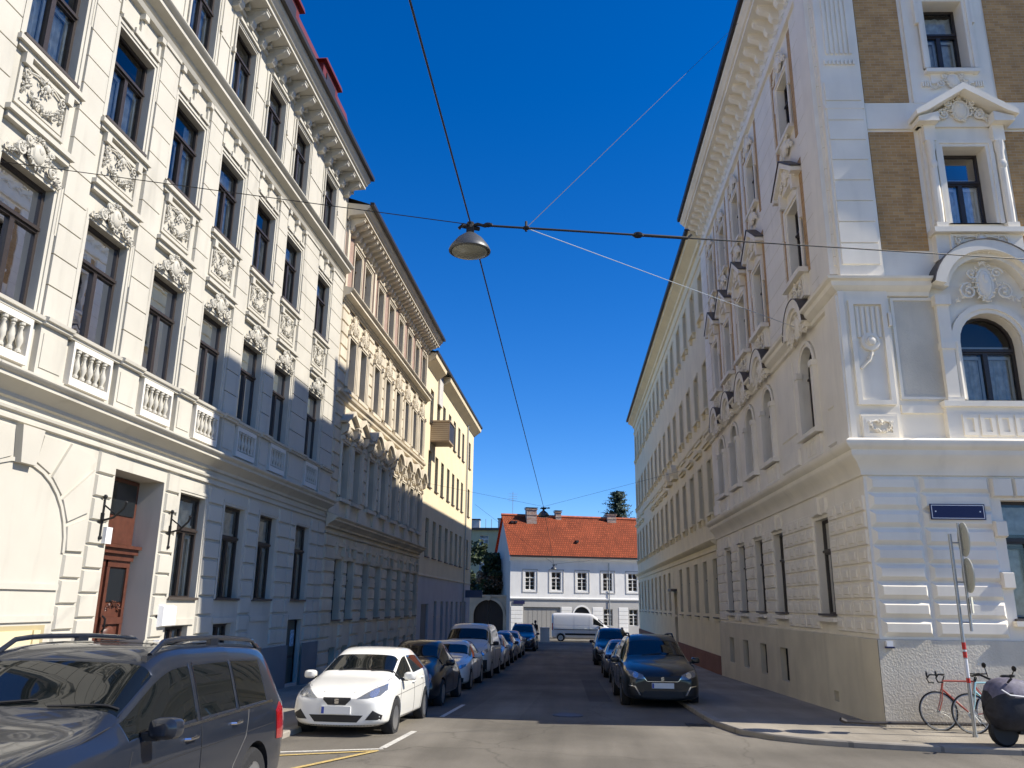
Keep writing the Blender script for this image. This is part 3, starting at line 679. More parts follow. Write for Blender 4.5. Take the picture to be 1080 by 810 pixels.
# ------------------------------------------------------------------ left row: plain cream house with box oriel
def build_b3():
    U0, U1 = 41.13, 60.6
    B = Bld('apartment_house', 'plain cream apartment house with pale blue ground floor and a small box balcony', 'apartment house', LROW, radians(89.5), off=U0)
    bays = [42.7, 44.8, 46.75, 48.9, 50.85, 52.85, 54.75, 58.05]; W = .95; zg = -1.5; H = 14.8
    ops = []
    for a in bays: ops += [(a, a+W, 4.15, 6.2), (a, a+W, 7.85, 9.85), (a, a+W, 11.35, 13.3)]
    gf = [46.0, 48.2, 50.0, 51.9, 53.9, 55.8, 57.6]
    ops2 = [(a, a+.9, -.6, 1.9) for a in gf]+[(42.3, 44.4, zg, 1.75)]
    mb = MB(); wall(mb, U0, U1, 3.2, H, ops, .16, 0); wall(mb, U0, U1, zg, 3.2, ops2, .16, 1); shell(mb, U0, U1, zg, H, 12)
    mb.corn(U0, U1, [(0, 3.14), (.05, 3.15), (.05, 3.22), (0, 3.25)])
    B.part('wall', mb, [M['b3'], M['b3l']])
    c = MB(); c.corn(U0, 44.6, [(0, 14.2), (.15, 14.35), (.5, 14.6), (.55, 14.85), (0, 14.9)]); c.corn(46.0, U1+.3, [(0, 14.2), (.15, 14.35), (.5, 14.6), (.55, 14.85), (0, 14.9)]); B.part('cornice', c, M['b3'])
    g = MB(); g.corn(U0, U1+.35, [(.5, 14.86), (.62, 14.86), (.63, 14.98), (.5, 14.99)]); B.part('gutter', g, M['gut'])
    d = MB(); d.tube([(57.0, -.07, 14.5), (57.0, -.07, -1.3)], .05, 8); B.part('downpipe', d, M['steel'])
    d = MB(); d.box(44.75, 45.9, -.12, 0, 12.9, 14.85); B.part('lift_head', d, M['grey'])
    for i, a in enumerate(bays):
        for z, h in ((4.15, 2.05), (7.85, 2.0), (11.35, 1.95)):
            if i == 0 and z > 10: pass
            B.window(a+W/2, z, W, h, recess=.16, mats=('gut', 'framew'), inner=False)
    for a in gf: B.window(a+.45, -.6, .9, 2.5, recess=.16, mats=('gut', 'framew'), inner=False, cur=2, sill=None)
    q = MB(); q.box(42.3, 44.4, .12, .16, zg, 1.75); [q.box(42.35+.34*k, 42.6+.34*k, .10, .119, zg, 1.7) for k in range(6)]; B.part('gate_door', q, plain('grey_gate_paint', (.16, .16, .16), .6))
    bx = MB(); bx.box(43.0, 44.6, -1.05, 0, 10.35, 11.45, 0); bx.box(42.94, 44.66, -1.1, 0, 11.45, 11.53, 1)
    for k in range(9): bx.box(42.98, 42.999, -1.0, -.05, 10.42+.11*k, 10.5+.11*k, 1)
    bx.box(43.05, 44.55, -1.056, -1.051, 10.45, 11.4, 2)
    B.part('box_balcony', bx, [plain('brown_boarding', (.30, .22, .15), .7, var=.15), plain('pale_board', (.42, .34, .24), .7), M['gut']])
    s = MB(); s.box(-.6, .6, -.03, .03, 0, .5); B.part('shop_sign', s, plain('dark_blue_sign', (.04, .07, .14), .4), loc=(57.9, -.65, 2.2), rot=(0, 0, pi/2))
    rf = MB(); rf.quad((U0, -.5, 14.95), (U1, -.5, 14.95), (U1, 6, 16.6), (U0, 6, 16.6)); rf.quad((U0, 6, 16.6), (U1, 6, 16.6), (U1, 12, 14.95), (U0, 12, 14.95)); B.part('roof', rf, M['gut'])
    im = MB(); im.quad((U0, 1.3, zg), (U1, 1.3, zg), (U1, 1.3, H-.2), (U0, 1.3, H-.2)); B.part('room_shade_sheet', im, M['dark'])
build_b3()
# ------------------------------------------------------------------ right row: ornate corner house
RROW = (5.87, 16.92, 0); RRZ = radians(-89.55)
MS = Matrix.Rotation(radians(89.55+3), 4, 'Z')            # its side facade, seen from the front
def YU(y): return -(y-16.92)
def build_r1():
    B = Bld('corner_house', 'pale grey ornate corner house with ochre brick panels and arched first floor windows', 'corner house', RROW, RRZ)
    U0 = YU(34.0); zg = -1.2; H = 18.3; VS = 15
    bays = [YU(v) for v in (19.95, 24.1, 26.6, 29.2, 31.65)]; SB = .26
    sv = [3.12, 7.6, 12]
    mb = MB(); ms = MB(MS)
    ops = []
    for c in bays: ops += [(c-.525, c+.525, 1.65, 3.85), (c-.56, c+.56, 6.0, 8.15, True), (c-.52, c+.52, 10.1, 12.1), (c-.52, c+.52, 14.2, 16.0)]
    wall(mb, U0, -SB, 1.22, H, ops, .17, 0); mb.quad((-SB, 0, 1.22), (0, 0, 1.22), (0, 0, 4.9), (-SB, 0, 4.9))
    plo = [(c-.42, c+.42, -.16, .72) for c in bays[1:]]+[(-2.95, -2.62, -.2, .02)]
    wall(mb, U0, .06, zg, 1.22, plo, .16, 1, 1, y=-.07); mb.quad((U0, -.07, 1.22), (.06, -.07, 1.22), (.06, 0, 1.235), (U0, 0, 1.235), 1)
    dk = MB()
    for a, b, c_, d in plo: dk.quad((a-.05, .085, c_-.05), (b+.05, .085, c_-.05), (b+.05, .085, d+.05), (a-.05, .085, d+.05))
    B.part('cellar_shade_sheet', dk, M['cellar_shade'])  # near-black sheets stand in for the shade inside the cellar openings
    mb.quad((U0, 0, zg), (U0, 0, H), (U0, 12, H), (U0, 12, zg)); E1 = MS @ Vector((VS, SB, 0)); mb.add([(U0, 0, H), (-SB, SB, H), (E1.x, E1.y, H), (U0, 12, H)], [(0, 1, 2, 3)]); E2 = MS @ Vector((VS, 10, 0)); mb.quad((U0, 12, zg), (E2.x, E2.y, zg), (E2.x, E2.y, H), (U0, 12, H))
    sops = []; gops = []
    for v in sv: gops.append((v-.42, v+.68, 1.62, 3.95)); sops += [(v-.66, v+.66, 6.08, 8.05, True), (v-.49, v+.49, 10.15, 12.1), (v-.47, v+.47, 14.2, 16.1)]
    wall(ms, 0, VS, 1.22, 4.9, gops, .24, 0); wall(ms, 0, VS, 4.9, H, sops, .26, 0, y=SB)
    wall(ms, -.06, VS, zg, 1.22, [], .1, 2, y=-.05); ms.quad((-.06, -.05, 1.22), (VS, -.05, 1.22), (VS, 0, 1.235), (-.06, 0, 1.235), 2)
    ms.quad((VS, -.05, zg), (VS, 10, zg), (VS, 10, H), (VS, SB, H))
    # street side, ground floor stones with sunk panels
    def stones(m_, a, b, z0, z1, st=.345, ln=.62, alt=True):
        z = z0; k = 0
        while z+st < z1+.02:
            n = max(1, round((b-a)/ln)); w = (b-a)/n
            for i in range(n):
                x0, x1 = a+i*w, a+(i+1)*w
                m_.block(x0+.012, x1-.012, z+.014, z+st-.014, 0, -.045, .02)
                if alt and w > .4: m_.block(x0+w*.24, x1-w*.24, z+st*.26, z+st*.74, -.044, -.062, .016)
            z += st; k += 1
    edges = [U0]+[q for c in sorted(bays) for q in (c-.6, c+.6)]+[0]
    for i in range(0, len(edges), 2): stones(mb, edges[i]+.03, edges[i+1]-.03, 1.3, 4.36)
    for c in bays:
        for k in range(3): mb.block(c-.6+.4*k, c-.2+.4*k, 3.92, 4.32+.06*(k == 1), 0, -.07-.05*(k == 1), .03)
        mb.box(c-.66, c+.66, -.13, 0, 1.5, 1.6)
        u, W = c, 1.12
        surround(mb, u, 6.0, 1.12, 2.15, .15, .07, arch=True)
        for sx in (-1, 1):
            mb.box(c+sx*.64-.09, c+sx*.64+.09, -.12, 0, 5.95, 7.6); mb.box(c+sx*.64-.12, c+sx*.64+.12, -.15, 0, 7.48, 7.62)
            mb.box(c+sx*.72-.1, c+sx*.72+.1, -.24, 0, 8.45, 8.62)
        mb.box(c-.8, c+.8, -.2, 0, 5.84, 5.95); mb.box(c-.7, c+.7, -.08, 0, 5.3, 5.8)
        for k in range(6): mb.box(c-.34+.12*k, c-.28+.12*k, -.1, -.079, 5.38, 5.72)
        surround(mb, c, 10.1, 1.04, 2.0, .15, .09, ears=True); mb.box(c-.82, c+.82, -.26, 0, 9.9, 10.03); mb.box(c-.7, c+.7, -.1, 0, 9.3, 9.9)
        surround(mb, c, 14.2, 1.04, 1.8, .14, .08, ears=True); mb.box(c-.7, c+.7, -.16, 0, 14.08, 14.18)
        for sx in (-1, 1):
            x = c+sx*.89
            mb.box(x-.17, x+.17, -.02, 0, 9.9, 13.0, 3); mb.box(x-.17, x+.17, -.02, 0, 13.7, 16.9, 3)
            mb.box(c+sx*.6-.07, c+sx*.6+.07, -.2, 0, 12.3, 12.75)
    for a, b in zip([U0]+sorted(bays), sorted(bays)+[-.0]):
        a2 = a+1.09 if a != U0 else a; b2 = b-1.09 if b != 0 else b
        if b2-a2 > .15:
            mb.box(a2, b2-(SB if b == 0 else 0), -.05, 0, 9.2, 17.0); 
            for z in [9.4+.55*k for k in range(14)]: mb.box(a2-.003, b2+.003-(SB if b == 0 else 0), -.053, 0, z, z+.012, 1)
        if b2-a2 > .6: mb.block(a2+.1, b2-.1-(SB if b == 0 else 0), 5.35, 5.8, 0, -.07, .03); mb.block(a2+.2, b2-.2-(SB if b == 0 else 0), 6.2, 8.2, 0, -.03, .03)
    mb.box(-1.02, -.3, -.16, 0, 9.0, 17.2); mb.box(-1.0, -.06, -.12, 0, 5.0, 8.5); mb.box(-.62, -.08, -.17, 0, 5.0, 8.4)
    mb.corn(U0, -SB, [(0, 17.0), (.12, 17.02), (.14, 17.12), (.08, 17.16), (.08, 17.4), (0, 17.4)])
    # side facade, ground floor: two columns of long bevelled stones
    for z in [1.27+.352*k for k in range(9)]:
        ms.block(.06, 1.06, z+.012, z+.34, 0, -.085, .085); ms.block(1.12, 2.5, z+.012, z+.34, 0, -.075, .07)
        ms.block(3.95, 4.9, z+.012, z+.34, 0, -.075, .07); ms.block(4.95, 6.2, z+.012, z+.34, 0, -.075, .07)
    for k in range(3): ms.block(2.52+.45*k, 2.95+.45*k, 4.0, 4.4, 0, -.1, .03)
    for z in (3.2, 2.2): ms.block(2.45, 2.72, z, z+.34, 0, -.13, .03)
    ms.box(2.6, 3.9, -.14, 0, 1.5, 1.6)
    y = SB
    # corner pilaster of three storeys
    ms.box(.02, .98, y-.12, y, 4.95, 17.4); ms.box(.12, .88, y-.17, y, 4.95, 5.75); ms.ring([(.14, 5.22), (.86, 5.22), (.86, 5.7), (.14, 5.7)], [(.2, 5.28), (.8, 5.28), (.8, 5.64), (.2, 5.64)], y-.17, y-.2)
    ms.ring([(.1, 5.95), (.9, 5.95), (.9, 8.3), (.1, 8.3)], [(.2, 6.05), (.8, 6.05), (.8, 8.2), (.2, 8.2)], y-.12, y-.19)
    for k in range(5): ms.lathe([(.045, 7.45), (.045, 8.15)], (.28+.11*k, y-.13, 0), 6)
    ms.lathe([(.04, y-.2), (.2, y-.18), (.22, y-.13), (.22, y-.12)], (.5, 0, 7.35), 16, 0, 'y'); ms.ell((.5, y-.2, 7.35), (.1, .08, .1)); spiral(ms, .5, y-.18, 7.35, .16, 1.5, .03)
    ms.tube([(.5, y-.18, 7.12), (.45, y-.17, 6.95), (.25, y-.15, 6.75)], .03, 5); leafrow(ms, [(.5-.02*k, 7.1-.05*k) for k in range(5)], y-.15, .05, random.Random(1))
    ms.box(.92, .98, y-.22, y-.12, 7.7, 8.0)
    for z in [9.15+.52*k for k in range(9)]: ms.block(.08, .92, z+.01, z+.51, y-.12, y-.15, .008)
    for k in range(6): ms.box(.2+.11*k, .26+.11*k, y-.16, y-.12, 14.6, 16.6)
    for k in range(8): ms.box(.14+.095*k, .19+.095*k, y-.17, y-.12, 14.3, 14.42)
    ms.box(.05, .95, y-.16, y, 13.1, 13.2)
    # panels
    for i, v in enumerate(sv):
        L = v-2.1; R_ = v+2.1
        for a, b in ((L, v-1.02), (v+1.02, R_)):
            ms.box(a+.02, b-.02, y-.025, y, 9.55, 12.55, 3); ms.box(a+.02, b-.02, y-.025, y, 13.35, 17.0, 3)
            ms.box(a+.1, b-.06, y-.02, y, 6.15, 8.35, 2) ; ms.ring([(a+.05, 6.1), (b-.02, 6.1), (b-.02, 8.4), (a+.05, 8.4)], [(a+.11, 6.16), (b-.08, 6.16), (b-.08, 8.34), (a+.11, 8.34)], y, y-.05)
            ms.box(a+.02, b-.02, y-.06, y, 5.8, 5.98); ms.box(a+.05, b-.05, y-.05, y, 5.05, 5.2)
        ms.box(v-2.1, v+2.1, y-.05, y, 12.62, 13.3)
        [ms.box(*t) for t in ((v-.95, v-.47, y-.06, y, 13.3, 17.0), (v+.47, v+.95, y-.06, y, 13.3, 17.0), (v-.47, v+.47, y-.06, y, 13.3, 14.2), (v-.47, v+.47, y-.06, y, 16.1, 17.0))]
        surround(ms, v, 14.2, .94, 1.9, .16, .1, y=y-.06, ears=True); ms.box(v-.62, v+.62, y-.2, y, 14.06, 14.16); ms.box(v-.5, v+.5, y-.1, y, 13.8, 14.06)
        for sx in (-1, 1):
            for k in range(4): ms.box(v+sx*.62-.1+.055*k, v+sx*.62-.07+.055*k, y-.12, y, 13.72, 13.86)
        # second floor window with pediment
        [ms.box(*t) for t in ((v-.93, v-.49, y-.10, y, 9.95, 12.6), (v+.49, v+.93, y-.10, y, 9.95, 12.6), (v-.49, v+.49, y-.10, y, 9.95, 10.15), (v-.49, v+.49, y-.10, y, 12.1, 12.6))]; surround(ms, v, 10.15, .98, 1.95, .16, .06, y=y-.10)
        for sx in (-1, 1):
            x = v+sx*.78
            ms.box(x-.13, x+.13, y-.24, y, 12.2, 12.6); ms.lathe([(.09, 10.12), (.1, 10.5), (.085, 11.9), (.11, 12.0), (.11, 12.2)], (x, y-.16, 0), 10); ms.ell((x, y-.22, 11.6), (.09, .06, .12)); ms.box(x-.13, x+.13, y-.25, y, 9.98, 10.14)
        ms.box(v-1.02, v+1.02, y-.34, y, 9.86, 9.98); ms.box(v-.95, v+.95, y-.2, y, 9.25, 9.86)
        ms.prism([(v-1.0, 12.6), (v+1.0, 12.6), (v+1.0, 12.72), (v, 13.3), (v-1.0, 12.72)], 'y', y-.16, y)
        ms.prism([(v-1.08, 12.6), (v-.62, 12.6), (v-.62, 12.84), (v-1.08, 12.72)], 'y', y-.42, y-.01); ms.prism([(v+1.08, 12.6), (v+1.08, 12.72), (v+.62, 12.84), (v+.62, 12.6)], 'y', y-.42, y-.01)
        ms.prism([(v-1.15, 12.72), (v-1.15, 12.84), (v, 13.55), (v, 13.38), (v-.9, 12.82)], 'y', y-.5, y-.005); ms.prism([(v+1.15, 12.84), (v+1.15, 12.72), (v+.9, 12.82), (v, 13.38), (v, 13.55)], 'y', y-.5, y-.005)
        # first floor arch
        surround(ms, v, 6.08, 1.32, 1.97, .2, .08, arch=True, y=y-.02)
        for sx in (-1, 1):
            x = v+sx*.98
            ms.box(x-.13, x+.13, y-.14, y, 6.05, 8.3); ms.box(x-.17, x+.17, y-.2, y, 8.2, 8.42); ms.box(x-.15, x+.15, y-.17, y, 7.2, 7.35); ms.box(x-.17, x+.17, y-.2, y, 6.0, 6.12)
            x = v+sx*.78; ms.lathe([(.07, 6.1), (.065, 7.2), (.09, 7.26), (.09, 7.36)], (x, y-.08, 0), 8)
        ms.box(v-1.2, v+1.2, y-.16, y, 5.05, 5.92); ms.box(v-1.25, v+1.25, y-.22, y, 5.92, 6.04)
        for k in range(5): ms.ring([(v-.9+.36*k, 5.3), (v-.6+.36*k, 5.3), (v-.6+.36*k, 5.75), (v-.9+.36*k, 5.75)], [(v-.82+.36*k, 5.38), (v-.68+.36*k, 5.38), (v-.68+.36*k, 5.67), (v-.82+.36*k, 5.67)], y-.16, y-.19)
        pass
    mb2 = MB(); mb2.v = mb.v+ms.v; nb = len(mb.v); mb2.f = mb.f+[tuple(i+nb for i in f) for f in ms.f]; mb2.m = mb.m+ms.m
    B.part('wall', mb2, [M['r1'], M['r1p'], M['rough'], M['och']])
    sd = (MS.to_3x3() @ Vector((1, 0, 0)))
    def path(o=0): return [(U0, o), (0 if o == 0 else -SB, o), tuple((Vector((0 if o == 0 else -SB, o if o == 0 else o, 0))+sd*VS).to_2d())]
    e0 = [(U0, 0), (0, 0), (sd.x*VS, sd.y*VS)]
    c = MB(); c.sweep(e0, [(o, z+4.42+.0) for o, z in [(0, 0), (.05, .02), (.06, .1), (.16, .28), (.26, .38), (.28, .42), (.28, .5), (.36, .56), (.40, .62), (.40, .68), (.3, .74), (-.05, .80), (-.4, .80)]]); B.part('cornice', c, M['r1'])
    nrm = Vector((sd.y, -sd.x, 0)); off = -SB
    e1 = [(U0, 0), (-SB+.0, 0), (-SB, SB), (-SB+sd.x*VS, SB+sd.y*VS)]
    cs = MS @ Vector((0, SB, 0)); e1 = [(U0, 0), (cs.x, 0), (cs.x+sd.x*VS, cs.y+sd.y*VS)]
    prof = [(0, 0), (.08, .02), (.1, .1), (.16, .13), (.24, .2), (.26, .3), (.34, .33), (.36, .38), (0, .44)]
    def seg(path_): c = MB(); c.sweep(path_, [(o, z+8.42) for o, z in prof]); B.part('cornice', c, M['r1'])
    b = sorted(bays); xs = [U0]+[q for x in b for q in (x-.86, x+.86)]+[0]
    for i in range(0, len(xs)-2, 2): seg([(xs[i], 0), (xs[i+1], 0)])
    seg([(xs[-2], 0), (cs.x, 0), ((MS @ Vector((sv[0]-1.2, SB, 0))).x, (MS @ Vector((sv[0]-1.2, SB, 0))).y)])
    for i, v in enumerate(sv):
        p, q = MS @ Vector((v+1.2, SB, 0)), MS @ Vector((sv[i+1]-1.2 if i < 2 else VS, SB, 0)); seg([(p.x, p.y), (q.x, q.y)])
    ah = MB(); ah.arc(0, 0, .68, .9, 0, -.31, radians(5), radians(175), 14); ah.arc(0, 0, .58, .68, 0, -.24, radians(5), radians(175), 14); ah.arc(0, 0, .901, .92, 0, -.33, radians(5), radians(175), 14, 1)
    ahm = ah.mesh('window_hood', [M['r1'], M['sill']])
    for x in bays: B.put('window_hood', ahm, (x, 0, 8.5))
    ah = MB(); ah.arc(0, 0, 1.221, 1.24, 0, -.42, radians(12), radians(168), 18, 1); ah.arc(0, 0, .98, 1.22, 0, -.4, radians(12), radians(168), 18); ah.arc(0, 0, .86, .98, 0, -.25, radians(12), radians(168), 18)
    ahm = ah.mesh('window_hood', [M['r1'], M['sill']])
    for v in sv: link('window_hood', ahm, B.r, MS @ Vector((v, SB, 8.42)), (0, 0, radians(89.55+3)))
    c = MB(); c.sweep(e1, [(o*1.12, z+18.2) for o, z in CORN_E]); cc = B.part('cornice', c, M['r1'])
    br = bracket(.2, .55, .5).mesh('bracket', M['r1']); u = U0+.3
    while u < -.4: link('bracket', br, cc, (u, 0, 18.35)); u += .6
    v = .3
    while v < 6: link('bracket', br, cc, MS @ Vector((v, SB, 18.33)), (0, 0, radians(89.55+3))); v += .55
    fr = MB(); leafrow(fr, [(.14*cos(t), .14*sin(t)) for t in [k*pi/3 for k in range(6)]], -.03, .06, random.Random(4)); spiral(fr, .26, -.03, 0, .1, 1.3, .025); frm = fr.mesh('frieze_relief', M['r1'])
    u = U0+.5
    while u < -.5: B.put('frieze_relief', frm, (u, 0, 17.58)); u += .6
    g = MB(); g.sweep(e1, [(.89, 18.7), (1.0, 18.7), (1.02, 18.84), (.89, 18.84)]); B.part('gutter', g, M['gut'])
    # pediments, reliefs
    tri = MB(); tri.prism([(-.85, 0), (.85, 0), (.85, .1), (0, .62), (-.85, .1)], 'y', -.14, 0); tri.prism([(-.98, 0), (-.98, .12), (0, .78), (0, .62), (-.8, .1), (-.8, 0)], 'y', -.29, -.001); tri.prism([(.98, .12), (.98, 0), (.8, 0), (.8, .1), (0, .62), (0, .78)], 'y', -.29, -.001)
    tri.prism([(-1.02, .125), (0, .815), (1.02, .125), (1.02, .15), (0, .84), (-1.02, .15)], 'y', -.32, .0, 1)
    tm = tri.mesh('window_pediment', [M['r1'], M['sill']])
    g1 = cartouche(1.3, .62, 11).mesh('relief', M['r1']); g2 = cartouche(1.5, .8, 12).mesh('relief', M['r1']); g3 = garland(1.3, .55, 13).mesh('relief', M['r1'])
    for c in bays:
        B.put('window_pediment', tm, (c, 0, 12.62)); B.put('relief', g1, (c, -.12, 12.66)); B.put('relief', g2, (c, -.12, 8.3)); B.put('relief', g3, (c, -.1, 9.32)); B.put('relief', g1, (c, -.05, 16.2)); B.put('relief', g1, (c, -.05, 13.55))
        B.window(c, 1.65, 1.05, 2.2, recess=.17, mats=('frame', 'frame'), cur=2); B.window(c, 6.0, 1.12, 2.15, recess=.17, arch=True, sill=None); B.window(c, 10.1, 1.04, 2.0, recess=.17, sill=None); B.window(c, 14.2, 1.04, 1.8, recess=.17)
    rz = radians(89.55+3)
    def sput(name, me, v, y_, z, s=1): return link(name, me, B.r, MS @ Vector((v, y_, z)), (0, 0, rz), (s, s, s))
    g4 = garland(.6, .36, 21).mesh('relief', M['r1']); g5 = cartouche(1.35, 1.0, 22).mesh('relief', M['r1'])
    sput('relief', g4, .5, SB-.17, 5.28)
    for i, v in enumerate(sv[:2]):
        sput('relief', g5, v, SB-.1, 8.2); sput('relief', g1, v, SB-.16, 12.66, 1.1); sput('relief', g3, v, SB-.2, 9.3); sput('relief', g1, v, SB-.08, 13.62, .8)
    for v in sv:
        B.window(v+.13, 1.62, 1.1, 2.33, recess=.24, fr=MS, cur=2, mats=('frame', 'frame')); B.window(v, 6.08, 1.32, 1.97, recess=.26+SB, arch=True, fr=MS, sill=None, tr=.6); B.window(v, 10.15, .98, 1.95, recess=.26+SB, fr=MS, sill=None, tr=.62); B.window(v, 14.2, .94, 1.9, recess=.26+SB, fr=MS, tr=.62, sill=None)
    rf = MB(); rf.quad((U0, -.9, 18.8), (cs.x, -.9, 18.8), (-9, 9, 20.6), (U0, 9, 20.6)); p = MS @ Vector((VS, -.8, 0)); p0 = MS @ Vector((-.8, -.8, 0))
    rf.quad((p0.x, p0.y, 18.8), (p.x, p.y, 18.8), (-9, 14, 20.6), (-9, 9, 20.6)); rf.quad((U0, -.9, 18.8), (U0, 9, 20.6), (U0, 12, 18), (U0, 0, 18)); B.part('roof', rf, M['gut'])
    for y0_, y1_, d0, zt in ((24.6, 26.2, 1.6, 23.2), (18.3, 19.4, 2.0, 21.6), (21.0, 22.8, 2.0, 21.9), (28.5, 29.6, 2.2, 22.4)):
        f = MB(); f.box(YU(y1_), YU(y0_), d0, d0+.9, 18.8, zt); f.box(YU(y1_)-.1, YU(y0_)+.1, d0-.1, d0+1.0, zt, zt+.12); B.part('chimney', f, M['grey'])
    im = MB(); im.quad((U0, 1.3, zg), (-1.3, 1.3, zg), (-1.3, 1.3, H-.2), (U0, 1.3, H-.2)); i2 = MB(MS); i2.quad((1.3, 1.4, zg), (VS, 1.4, zg), (VS, 1.4, H-.2), (1.3, 1.4, H-.2))
    nb = len(im.v); im.v += i2.v; im.f += [tuple(i+nb for i in f) for f in i2.f]; im.m += i2.m; B.part('room_shade_sheet', im, M['dark'])
    pl = MB(); pl.box(0, .12, -.12, -.05, 0, .1); pl.box(-.02, .14, -.13, -.05, -.03, -.001, 1); q = B.part('utility_marker', pl, [M['wht'], M['sign']]); q.location = MS @ Vector((.08, 0, 1.1)); q.rotation_euler = (0, 0, rz)
    # enamel street sign on the corner
    sg = MB(MS)
    sg.box(1.22, 2.3, -.125, -.10, 3.54, 3.85); sg.ring([(1.24, 3.56), (2.28, 3.56), (2.28, 3.83), (1.24, 3.83)], [(1.253, 3.573), (2.267, 3.573), (2.267, 3.817), (1.253, 3.817)], -.126, -.128, 1)
    for x in (1.32, 2.2): sg.lathe([(.015, -.13), (.015, -.126)], (x, 0, 3.7), 8, 1, 'y')
    s = link('street_sign', sg.mesh('street_sign', [M['sign'], M['wht']]), None, RROW, (0, 0, RRZ)); tag(s, 'dark blue enamel street sign with thin white edge on the grey corner house', 'street sign')
build_r1()

# ------------------------------------------------------------------ right row: long sand coloured house
def build_r2():
    U0, U1 = YU(73.5), YU(34.02)
    B = Bld('apartment_house', 'long plain sand coloured apartment house with a red brown plinth, beyond the corner house', 'apartment house', RROW, RRZ, off=U1)
    ys = [34.75, 37.3, 39.9, 42.6, 45.4, 47.95, 50.6, 53.2, 55.8, 58.5, 61.1, 64.0, 66.8, 69.5, 72.0]
    bays = [YU(v) for v in ys]; W = 1.0; zg = -2; H = 18.2; dr = 5
    ops = []
    for i, c in enumerate(bays):
        if i != dr: ops.append((c-W/2, c+W/2, 1.36, 3.72))
        ops += [(c-W/2, c+W/2, 5.62, 7.85), (c-W/2, c+W/2, 10.1, 12.2), (c-W/2, c+W/2, 14.4, 16.4)]
    cd = bays[dr]; ops.append((cd-.6, cd+.6, zg, 2.5))
    mb = MB(); wall(mb, U0, U1, zg, H, ops, .16, 0); shell(mb, U0, U1, zg, H, 12)
    for z in (.6, 1.05, 1.75, 2.25, 2.75, 3.25):
        prev = U0
        for c in sorted(bays):
            lim = .66 if z > 1.36 else (.62 if c == cd else 0)
            mb.box(prev, c-lim, -.012, 0, z+.03, z+.47); prev = c+lim
        mb.box(prev, U1, -.012, 0, z+.03, z+.47)
    e = [U0]+[q for c in sorted(bays) for q in ((c-.62, c+.62) if c == cd else ())]+[U1]
    for i in range(0, 4, 2): mb.box(e[i], e[i+1], -.06, 0, zg, -.1, 1)
    mb.corn(U0, U1, [(0, 16.95), (.06, 16.97), (.06, 17.1), (0, 17.12)])
    for i, c in enumerate(bays):
        for z, h in ((5.62, 2.23), (10.1, 2.1), (14.4, 2.0)):
            surround(mb, c, z, W, h, .12, .04); mb.box(c-.75, c+.75, -.16, 0, z-.13, z-.05)
            for x in (c-.6, c+.46): mb.box(x, x+.14, -.13, 0, z-.36, z-.131)
        if i not in (4, 5, 10, 11): mb.box(c-.8, c+.8, -.2, 0, 8.5, 8.62); mb.box(c-.72, c+.72, -.12, 0, 8.38, 8.5); mb.box(c-.85, c+.85, -.08, 0, 9.0, 9.12)
        mb.box(c-.55, c+.55, -.05, 0, 1.22, 1.33, 0)
    mb.corn(U0, U1, [(0, 9.16), (.07, 9.17), (.09, 9.25), (0, 9.28)])
    B.part('wall', mb, [M['r2'], M['r2p']])
    for pr, z in (([(0, 0), (.06, .02), (.06, .12), (.03, .13), (.05, .25), (.22, .36), (.26, .45), (0, .5)], 4.0), ([(0, 0), (.1, .03), (.12, .2), (.4, .38), (.5, .42), (.5, .6), (.56, .66), (0, .75)], 17.6)):
        c = MB(); c.corn(U0-.2, U1, [(o, zz+z) for o, zz in pr]); B.part('cornice', c, M['r2'])
    g = MB(); g.corn(U0-.25, U1, [(.55, 18.22), (.68, 18.22), (.7, 18.36), (.55, 18.36)]); B.part('gutter', g, M['gut'])
    bust = MB(); bust.arc(0, .1, .42, .62, 0, -.35, 0, pi, 10); bust.box(-.6, .6, -.3, 0, -.12, .1); bust.ell((0, -.2, .25), (.2, .2, .3)); bm_ = bust.mesh('niche_hood', M['r2'])
    for i in (4, 5): B.put('niche_hood', bm_, (bays[i], 0, 8.7))
    for i, c in enumerate(bays):
        if i != dr: B.window(c, 1.36, W, 2.36, recess=.16, cur=2, inner=False)
        B.window(c, 5.62, W, 2.23, recess=.16, sill=None); B.window(c, 10.1, W, 2.1, recess=.16, sill=None); B.window(c, 14.4, W, 2.0, recess=.16, sill=None)
    d = MB(); d.box(cd-.6, cd+.6, .155, .2, zg, 2.5); d.box(cd-.03, cd+.03, .13, .154, zg, 2.0); B.part('entrance_door', d, plain('brown_door_wood', (.10, .06, .04), .5))
    hd = MB(); hd.box(cd-.8, cd+.8, -.35, 0, 2.62, 2.74); B.part('door_hood', hd, M['sill'])
    rf = MB(); rf.quad((U0, -.6, 18.34), (U1, -.6, 18.34), (U1, 6, 19.6), (U0, 6, 19.6)); rf.quad((U0, 6, 19.6), (U1, 6, 19.6), (U1, 12, 18.2), (U0, 12, 18.2)); rf.quad((U1, -.6, 18.34), (U1, 12, 18.2), (U1, 6, 19.6), (U1, 6, 19.6)); rf.quad((U0, -.6, 18.34), (U0, 6, 19.6), (U0, 12, 18.2), (U0, 12, 18.2)); B.part('roof', rf, M['gut'])
    im = MB(); im.quad((U0, 1.3, zg), (U1, 1.3, zg), (U1, 1.3, H-.2), (U0, 1.3, H-.2)); B.part('room_shade_sheet', im, M['dark'])
build_r2()

